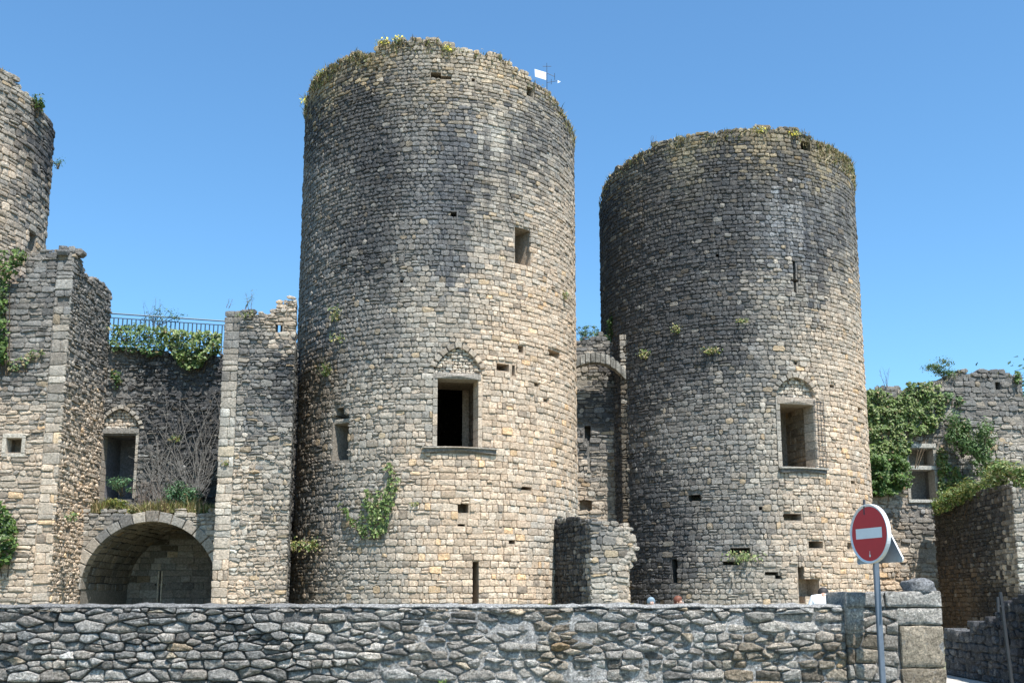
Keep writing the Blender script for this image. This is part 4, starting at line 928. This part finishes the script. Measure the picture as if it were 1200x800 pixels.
# --- bushes
def shrub(px, py, Y, r, n, size, cols, lab, cat='bush', group=None, **k):
    c = at(px, py, Y); return bush('shrub', c, r, n, size, cols, lab, cat, group, **k)
shrub(215, 578, 36.9, (.62, .4, .52), 2300, .085, GB, 'blue-green bush on the ledge above the vaulted arch')
shrub(238, 597, 36.6, (.25, .25, .25), 350, .09, (G2, GY, G1), 'small yellow-green plant at the right end of the arch ledge')
shrub(143, 570, 36.9, (.52, .4, .35), 600, .08, GB, 'sparse blue-green bush in front of the small arched window')
shrub(132, 590, 36.6, (.55, .35, .22), 1000, .10, (GY, G2, (.26, .26, .07)), 'low yellow-green plant at the left end of the arch ledge')
shrub(1126, 508, 46.2, (.75, .6, 1.05), 2400, .13, GD, 'upright dark bush growing on the face of the ruined wall')
shrub(1152, 520, 46.0, (.85, .6, .85), 2600, .13, GD, 'wide feathery bush right of the upright one on the ruined wall')
shrub(1158, 545, 45.8, (.7, .6, .55), 1200, .13, GD, 'lower dark bush above the outer wall')
shrub(1105, 432, 47.2, (.72, .6, .42), 1300, .10, GD, 'small bush standing out against the sky on the ruined wall')
shrub(688, 388, 41.7, (.5, .4, .28), 500, .08, GB, 'small green bush on top of the gate wall between the towers')
shrub(717, 384, 41.3, (.18, .2, .55), 400, .10, G1 and (G1, G3), 'dark green plant climbing beside the right tower above the gate')
shrub(187, 370, 38.4, (.9, .3, .38), 350, .08, GB, 'thin bush growing through the railing', up=.6)
shrub(40, 122, 35, (.22, .2, .3), 260, .08, (G1, G2), 'small green plant near the top of the corner tower') if False else None
u_, v_ = SC.uv(42, 124); bush('shrub', SC.P(u_, v_, .1), (.25, .25, .45), 320, .10, (G1, G2, G3), 'small green plant growing near the top of the corner tower')
u_, v_ = SC.uv(64, 190); bush('shrub', Vector(SC.P(u_, v_, .15)) + Vector((.02, -.1, 0)), (.28, .2, .3), 130, .07, GB, 'thin sprig sticking out from the right side of the corner tower')
# --- bare twigs and dead ivy
def twigs(name, base, n, hgt, lab, cat='twigs', col=(.16, .12, .09, 0), spread=.35, green=0):
    base = Vector(base); root = thing(name, base, lab, cat); a = Acc(); g = Acc()
    for i in range(n):
        p = base + Vector((random.gauss(0, spread * .3), random.gauss(0, spread * .2), 0)); d = Vector((random.gauss(0, spread), random.gauss(0, spread * .6), 1)).normalized(); r = .012
        for k in range(5):
            q = p + d * hgt / 5 * random.uniform(.7, 1.2); tube(a, p, q, r, 4, col, r * .75)
            if random.random() < .7: e = (d + Vector((random.gauss(0, .6), random.gauss(0, .4), .1))).normalized(); tube(a, q, q + e * hgt * .16, r * .6, 4, col, r * .3); tip = q + e * hgt * .16
            else: tip = q
            for _ in range(green): leaf(g, tip + Vector((random.gauss(0, .05), random.gauss(0, .05), random.gauss(0, .05))), (0, -.5, 1), .055, lcol(GB))
            p = q; r *= .78; d = (d + Vector((random.gauss(0, .2), random.gauss(0, .15), .1))).normalized()
    a.out('stem', M_ST, root)
    if green: g.out('foliage', M_LF, root, False, 'stuff')
twigs('twig_plant', at(291, 362, 34.3), 4, .6, 'thin green-tipped plant on top of the tall buttress', 'plant', green=7)
twigs('twig_plant', at(270, 361, 34.3), 2, .35, 'sparse twig near the left end of the buttress top', 'plant', green=2)
twigs('twig_plant', at(178, 383, 38.6), 6, 1.0, 'tall thin leafy plant rising through the railing', 'plant', green=4)
twigs('twig_plant', at(1038, 453, 46.8), 5, 1.0, 'bare grey twigs on the ruined wall beside the right tower', 'twigs')
twigs('twig_plant', at(765, 170, 41), 4, .4, 'thin twigs on the left part of the right tower rim', 'twigs')
twigs('dry_shrub', at(168, 598, 36.9), 18, 1.1, 'tangle of dry brown stems on the arch ledge', 'dry shrub', (.22, .17, .14, 0), .3)
twigs('dry_shrub', at(190, 598, 36.9), 14, 1.0, 'second tangle of dry stems, beside the blue-green bush', 'dry shrub', (.24, .19, .16, 0), .3)
for (x, y, n, lab) in ((184, 592, 22, 'fan of dead ivy stems in the middle of the curtain wall'), (228, 590, 30, 'widest fan of pale dead ivy stems at the right of the curtain wall')):
    u, v = Sk.uv(x, y); root = thing('dead_ivy', Sk.P(u, v, 0), lab, 'dead ivy', 'dead ivy on the curtain wall'); a = Acc()
    for i in range(n):
        uu, vv, ang, r = u + random.gauss(0, .15), v, random.gauss(-.05, .38), .017; L = random.uniform(1.5, 4.4); s = 0
        while s < L:
            st2 = .3; nu2 = uu + math.sin(ang) * st2; nv2 = vv + math.cos(ang) * st2
            if not (1.9 < nu2 < 4.95) or nv2 > 10.2: break
            c = random.uniform(.14, .27); tube(a, Sk.P(uu, vv, .05), Sk.P(nu2, nv2, .05 + random.uniform(0, .05)), r, 4, (c, c * .93, c * .84, 0), r * .93)
            if random.random() < .5:
                an2 = ang + random.choice((-1, 1)) * random.uniform(.4, .9); l2 = random.uniform(.3, .8); tube(a, Sk.P(nu2, nv2, .06), Sk.P(nu2 + math.sin(an2) * l2, nv2 + math.cos(an2) * l2, .05), r * .6, 4, (c, c * .93, c * .84, 0), r * .3)
            uu, vv = nu2, nv2; ang += random.gauss(0, .13); r *= .95; s += st2
    a.out('stem', M_ST, root)
# --- tree behind the right edge
def tree(x, y, h, rr, cols, lab, n=15000, th=.3):
    root = thing('broadleaf_tree', (x, y, 0), lab, 'tree'); a = Acc(); b = Acc()
    tube(b, (x, y, -.2), (x + .2, y, h * .55), th, 9, (.12, .09, .07, 0), th * .55); cl = []
    for i in range(26):
        t = random.uniform(0, 6.28); e = random.uniform(-.6, 1); q = Vector((x + math.cos(t) * rr * .75 * math.sqrt(1 - e * e * .8), y + math.sin(t) * rr * .75, h * .68 + e * h * .27)); cl.append((q, random.uniform(.5, 1.1)))
        tube(b, (x + .2, y, h * random.uniform(.35, .55)), q, th * .3, 6, (.12, .09, .07, 0), th * .06)
    for i in range(n):
        q, s = random.choice(cl); d = Vector((random.gauss(0, .6), random.gauss(0, .6), random.gauss(0, .5))); leaf(a, q + d * s * rr * .4, d + Vector((0, 0, .4)), .3, lcol(cols), .6)
    a.out('crown', M_LF, root, False, 'stuff'); b.out('trunk', M_ST, root)
tree(31.5, 62, 14.5, 4.2, ((.04, .09, .05), (.06, .12, .06)), 'dark tree showing at the right photo edge beyond the ruined wall')
# ================================================================== SIGN, RAILING, VANE, POST
def obj_from(name, V, Fc, mat, parent, smooth=False):
    ox, oy, oz = root_world(parent); return link(name, mesh(name, [(v[0] - ox, v[1] - oy, v[2] - oz) for v in V], Fc, None, smooth), mat, parent)
M_RED = plain_mat('red_sign_face', (.52, .006, .02), .35, 0, .06, 6); M_WH = plain_mat('white_sign_face', (.78, .79, .80), .4, 0, .05, 8)
M_GAL = plain_mat('galvanised_steel', (.34, .37, .40), .45, .5, .12, 14); M_POST = plain_mat('grey_painted_post', (.15, .18, .22), .45, .3, .12, 12); M_BLK = plain_mat('dark_clamp', (.06, .06, .07), .5, .3)
SPX, SPY = 4.012, 11.87
sg = thing('road_sign', (SPX, SPY, 0), 'round red no-entry sign with white bar on a grey post in front of the wall', 'road sign')
ps = Acc(); wS = .029
V = []; ch = .008
for z in (-.25, 2.64):
    for (x, y) in ((-wS + ch, -wS), (wS - ch, -wS), (wS, -wS + ch), (wS, wS - ch), (wS - ch, wS), (-wS + ch, wS), (-wS, wS - ch), (-wS, -wS + ch)): V.append((SPX + x, SPY + y, z))
obj_from('post', V, [(i, (i + 1) % 8, 8 + (i + 1) % 8, 8 + i) for i in range(8)] + [tuple(range(8, 16))], M_POST, sg)
angN = R_(180 + 72); nrm = Vector((-math.sin(R_(71)), -math.cos(R_(71)), 0)); tng = Vector((-nrm.y, nrm.x, 0)); up_ = Vector((0, 0, 1))
# tng points towards the right of the sign as seen from its front
DC = at(1018, 625, SPY - .02); zc_ = DC.z; ctr = Vector((SPX, SPY, zc_)) + nrm * .065
def DP(a, b, h): q = ctr + tng * a + up_ * b + nrm * h; return (q.x, q.y, q.z)
n = 64; RD = .325; V = []; Fc = []
prof = ((RD, -.035), (RD, .012), (RD - .006, .014), (RD - .012, .010), (RD - .014, .0))
for r, h in prof:
    for i in range(n): t = 2 * math.pi * i / n; V.append(DP(r * math.cos(t), r * math.sin(t), h))
for k in range(len(prof) - 1): Fc += [(k * n + i, k * n + (i + 1) % n, (k + 1) * n + (i + 1) % n, (k + 1) * n + i) for i in range(n)]
Fc.append(tuple(range(4 * n, 5 * n)))
o = obj_from('disc', V, Fc, M_WH, sg)
def flatpoly(name, pts, h, mat, parent): return obj_from(name, [DP(a, b, h) for a, b in pts], [tuple(range(len(pts)))], mat, parent)
flatpoly('red_field', [((RD - .026) * math.cos(2 * math.pi * i / n), (RD - .026) * math.sin(2 * math.pi * i / n)) for i in range(n)], .003, M_RED, sg)
flatpoly('white_bar', [(-.225, -.052), (.225, -.052), (.225, .062), (-.225, .062)], .006, M_WH, sg)
flatpoly('sticker', [(-.012, -.255), (.012, -.255), (.014, -.235), (.004, -.228), (.004, -.19), (-.004, -.19), (-.004, -.228), (-.012, -.235)], .006, M_WH, sg)
bm_ = []
Tr = thing('warning_sign', (SPX, SPY, 0), 'grey back of a triangular sign mounted behind the red round sign', 'road sign')
zb = at(1025, 660, SPY).z; hT = .62; hw2 = .39; RC = .04
tri = []
for cx_, cz_, a0 in ((-hw2 + RC, RC, 180), (hw2 - RC, RC, 300), (0, hT - RC, 60)):
    for k in range(5): t = R_(a0 + k * 30 - 0); tri.append((cx_ + RC * math.cos(t), cz_ + RC * math.sin(t)))
def TP(a, b, h): q = Vector((SPX, SPY, zb)) - nrm * .062 + tng * a + up_ * b - nrm * h; return (q.x, q.y, q.z)
m_ = len(tri); V = [TP(a, b, -.018) for a, b in tri] + [TP(a, b, .0) for a, b in tri] + [TP(a * .96, .022 + b * .94, .0) for a, b in tri] + [TP(a * .955, .023 + b * .935, -.0) for a, b in tri]
obj_from('rim', V[:2 * m_], [(i, (i + 1) % m_, m_ + (i + 1) % m_, m_ + i) for i in range(m_)], M_WH, Tr); obj_from('panel', [TP(a, b, -.002) for a, b in tri], [tuple(range(m_))], M_GAL, Tr)
for z in (zb + .15, zb + .5):
    V = []
    for (a, b_) in ((-.06, -.06), (.06, -.06), (.06, .06), (-.06, .06)):
        for dz in (-.018, .018): q = Vector((SPX, SPY, z + dz)) + tng * a + nrm * b_; V.append(tuple(q))
    obj_from('clamp', V, [(0, 2, 3, 1), (2, 4, 5, 3), (4, 6, 7, 5), (6, 0, 1, 7), (1, 3, 5, 7), (0, 6, 4, 2)], M_BLK, sg)
q = at(1012, 590, SPY); a = Acc(); tube(a, (q.x + .02, SPY + .04, q.z - .12), (q.x + .02, SPY + .04, q.z + .05), .014, 6, (.05, .05, .05, 0)); a.out('bracket', M_BLK, sg)
# railing on the curtain wall top
ra, rb = Vector((-15.0, 37.7, 0)), Vector((-9.7, 39.2, 0)); rz = 12.05
rl = thing('railing', ((ra + rb) / 2)[:2] + (10.8,), 'blue-grey metal railing along the top of the curtain wall', 'railing')
a = Acc(); tube(a, (ra.x, ra.y, rz), (rb.x, rb.y, rz), .028, 8); a.out('top_rail', M_BLUE, rl)
a = Acc(); tube(a, (ra.x, ra.y, rz - .16), (rb.x, rb.y, rz - .16), .018, 6); a.out('middle_rail', M_BLUE, rl)
a = Acc(); tube(a, (ra.x, ra.y, rz - 1.0), (rb.x, rb.y, rz - 1.0), .02, 6); a.out('bottom_rail', M_BLUE, rl)
b0 = None; nb = 36
for i in range(nb + 1):
    p = ra + (rb - ra) * i / nb
    if b0 is None:
        a = Acc(); tube(a, (p.x, p.y, rz - 1.1), (p.x, p.y, rz - .16), .026, 6); b0 = a.out('baluster', M_BLUE, rl); base0 = p
    else: c = b0.copy(); C.objects.link(c); c.parent = rl; d = p - base0; c.location = (d.x, d.y, 0)
# weather vane on the left tower
vb_ = at(641, 108, 38.6); vt = at(641, 74, 38.6).z
vn = thing('weather_vane', (vb_.x, 38.6, vb_.z - .25), 'thin iron mast with a white flag plate on the left tower rim', 'weather vane')
a = Acc(); tube(a, (vb_.x, 38.6, vb_.z - .45), (vb_.x, 38.6, vt), .018, 6, r2=.008); a.out('mast', M_IRON, vn)
def VP(px, py, dy=0): q = at(px, py, 38.6 + dy); return (q.x, q.y, q.z)
V = [VP(626.5, 81), VP(640, 85), VP(640, 94), VP(627, 90)]; V += [(x, y + .012, z) for x, y, z in V]
obj_from('flag_plate', V, [(0, 1, 2, 3), (7, 6, 5, 4), (0, 4, 5, 1), (1, 5, 6, 2), (2, 6, 7, 3), (3, 7, 4, 0)], M_WH, vn)
for pts in (((641, 86), (650, 90)), ((641, 97), (653, 95)), ((636, 78), (646, 78)), ((650, 86), (650, 94)), ((646, 93), (646, 99))):
    a = Acc(); tube(a, VP(*pts[0]), VP(*pts[1], .02), .010, 5); a.out('arm', M_IRON, vn)
a = Acc(); q = VP(655, 96); a.add([(q[0] - .05, q[1], q[2] - .06), (q[0] + .07, q[1], q[2]), (q[0] - .05, q[1], q[2] + .07), (q[0] - .03, q[1] + .03, q[2])], [(0, 1, 2), (0, 3, 1), (1, 3, 2)], (.4, .55, .5, 0)); a.out('arrow_point', M_WH, vn)
# iron post against the shaded side wall
pp_ = at(1176, 700, 19.3); ip = thing('iron_post', (pp_.x, 19.3, 0), 'dark iron post standing in front of the shaded side wall', 'post')
a = Acc(); tube(a, (pp_.x + .05, 19.3, -.1), (pp_.x - .05, 19.3, pp_.z + .1), .032, 8); a.out('pole', M_IRON, ip)
a = Acc(); tube(a, (pp_.x - .11, 19.3, pp_.z - .25), (pp_.x - .10, 19.3, pp_.z + .02), .028, 6); tube(a, (pp_.x - .11, 19.3, pp_.z - .15), (pp_.x - .02, 19.3, pp_.z - .15), .018, 6); a.out('latch', M_IRON, ip)
# ================================================================== PEOPLE BEHIND THE PARAPET
M_SKIN = plain_mat('skin', (.45, .27, .19), .55, 0, .06, 20)
def skin_chain(name, pts, edges, rad, mat, parent, loc=(0, 0, 0), sub=1):
    me = bpy.data.meshes.new(name); me.from_pydata(pts, edges, []); o = link(name, me, mat, parent)
    md = o.modifiers.new('skin', 'SKIN'); sv = me.skin_vertices[0].data
    for i, r in enumerate(rad): sv[i].radius = r if isinstance(r, tuple) else (r, r)
    sv[0].use_root = True
    s = o.modifiers.new('sub', 'SUBSURF'); s.levels = sub; s.render_levels = sub; return o
def blob(name, c, r, mat, parent, nu=14, nv=9, f=None):
    V = []; Fc = []
    for j in range(nv + 1):
        p = math.pi * j / nv - math.pi / 2
        for i in range(nu):
            t = 2 * math.pi * i / nu; d = Vector((math.cos(p) * math.cos(t), math.cos(p) * math.sin(t), math.sin(p))); q = f(d) if f else 1; V.append((c[0] + d.x * r[0] * q, c[1] + d.y * r[1] * q, c[2] + d.z * r[2] * q))
    for j in range(nv):
        for i in range(nu): Fc.append((j * nu + i, j * nu + (i + 1) % nu, (j + 1) * nu + (i + 1) % nu, (j + 1) * nu + i))
    return link(name, mesh(name, V, Fc, None, True), mat, parent)
def person(px, pytop, Y, H, face, lab, shirt, trousers, hair, longhair=False, bow=0):
    c = at(px, pytop, Y); H = c.z - gz(c.x, Y) if H is None else H
    root = thing('person', (c.x, Y, gz(c.x, Y)), lab, 'person'); root.rotation_euler = (0, 0, face); s = H / 1.75
    P = []; E = []; Rr = []
    def v(x, y, z, r, par=None):
        P.append((x * s, y * s, z * s)); Rr.append(tuple(q * s for q in r) if isinstance(r, tuple) else r * s)
        if par is not None: E.append((par, len(P) - 1))
        return len(P) - 1
    pel = v(0, 0, .95, (.15, .10)); wa = v(0, .01, 1.1, (.13, .09), pel); che = v(0, 0, 1.32, (.13, .085), wa); nk = v(0, .01, 1.46, .045, che); nk2 = v(0, -.01 - bow * .5, 1.53 - bow * .3, .05, nk); hd = v(0, -.02 - bow, 1.60 - bow, (.07, .085), nk2); ht = v(0, -.02 - bow, 1.69 - bow, (.065, .08), hd)
    for sx in (-1, 1):
        sh = v(.17 * sx, 0, 1.395, .045, che); el = v(.25 * sx, .02, 1.13, .04, sh); wr = v(.26 * sx, -.08, .9, .027, el); pm = v(.26 * sx, -.11, .84, (.035, .018), wr)
        for k in range(4): kx = (.24 + .014 * k) * sx; L = (.05, .058, .055, .045)[k]; a1 = v(kx, -.125, .80, .0085, pm); v(kx, -.12, .80 - L * .8, .008, a1)
        th1 = v(.235 * sx, -.13, .83, .010, pm); v(.225 * sx, -.145, .80, .009, th1)
        hp = v(.09 * sx, 0, .86, .085, pel); kn = v(.10 * sx, -.01, .48, .055, hp); an = v(.10 * sx, .02, .09, .035, kn); v(.105 * sx, -.10, .04, .035, an)
    body = skin_chain('body', P, E, Rr, M_SKIN, root)
    ms = plain_mat('shirt_cloth', shirt, .8, 0, .1, 12, .3); mt = plain_mat('trouser_cloth', trousers, .8, 0, .1, 12, .3); mh = plain_mat('hair', hair, .6, 0, .3, 60, .5)
    def sc(pp): return [tuple(q * s for q in p) for p in pp]
    skin_chain('shirt', sc([(0, 0, .93), (0, .01, 1.1), (0, 0, 1.32), (0, .005, 1.50), (-.18, 0, 1.41), (-.24, .015, 1.2), (.18, 0, 1.41), (.24, .015, 1.2)]), [(0, 1), (1, 2), (2, 3), (2, 4), (4, 5), (2, 6), (6, 7)], [(.17 * s, .12 * s), (.155 * s, .115 * s), (.185 * s, .135 * s), (.09 * s, .085 * s), (.085 * s, .085 * s), (.06 * s, .06 * s), (.075 * s, .075 * s), (.06 * s, .06 * s)], ms, root)
    skin_chain('trousers', sc([(0, 0, .98), (-.09, 0, .84), (-.10, -.01, .48), (-.10, .02, .1), (.09, 0, .84), (.10, -.01, .48), (.10, .02, .1)]), [(0, 1), (1, 2), (2, 3), (0, 4), (4, 5), (5, 6)], [(.165 * s, .115 * s), (.1 * s, .1 * s), (.07 * s, .07 * s), (.055 * s, .055 * s), (.1 * s, .1 * s), (.07 * s, .07 * s), (.055 * s, .055 * s)], mt, root)
    blob('hair', (0, (.012 - bow) * s, (1.665 - bow) * s), (.098 * s, .112 * s, .108 * s), mh, root, f=lambda d: (.78 if d.y < -.45 and d.z < .35 else 1) * (.85 if d.z < -.6 else 1))
    if longhair: blob('hair_length', (0, .06 * s, 1.54 * s), (.09 * s, .06 * s, .16 * s), mh, root)
    for sx in (-1, 1):
        blob('ear', (.078 * s * sx, (-.01 - bow) * s, (1.615 - bow) * s), (.012 * s, .022 * s, .032 * s), M_SKIN, root, 8, 6); blob('eye', (.03 * s * sx, (-.098 - bow) * s, (1.63 - bow) * s), (.013 * s, .008 * s, .009 * s), M_WH, root, 8, 6)
        blob('shoe', (.105 * s * sx, -.06 * s, .045 * s), (.048 * s, .13 * s, .045 * s), M_BLK, root, 10, 6)
    blob('nose', (0, (-.112 - bow) * s, (1.60 - bow) * s), (.014 * s, .02 * s, .026 * s), M_SKIN, root, 8, 6); blob('mouth', (0, (-.100 - bow) * s, (1.562 - bow) * s), (.026 * s, .008 * s, .008 * s), plain_mat('lips', (.35, .12, .10), .5), root, 8, 6)
    return root
person(964, 678, 20.5, None, R_(165), 'person in a white shirt with dark hair seen from behind, near the pier', (.80, .82, .84), (.08, .09, .13), (.02, .015, .012), bow=.16)
person(795, 698.5, 22.0, None, R_(55), 'person with reddish brown hair just showing above the parapet', (.45, .20, .12), (.10, .10, .12), (.16, .05, .025), True)
person(763, 700, 22.5, None, R_(10), 'person with a pale blue hood just showing above the parapet', (.20, .27, .32), (.08, .08, .10), (.20, .27, .32))
# yellow moss tufts on the parapet coping
for x, lab in ((644, 'tiny yellow flowering tuft on the parapet top below the left tower'), (740, 'tiny yellow flowering tuft on the parapet top below the stub wall')):
    q = at(x, 708, 12.25); tuft('parapet_tuft', (q.x, 12.25, 1.62), 10, .025, (GY, DRY), lab, 'plant', None, .02, .7, .02, 0)
q = at(519, 797, 12.16); tuft('parapet_weed', (q.x, 12.13, q.z - .02), 22, .06, (G1, G2), 'little green weed low in the joints of the parapet wall', 'weed', None, .025, .6, .03)
q = at(1030, 700, 12.1)
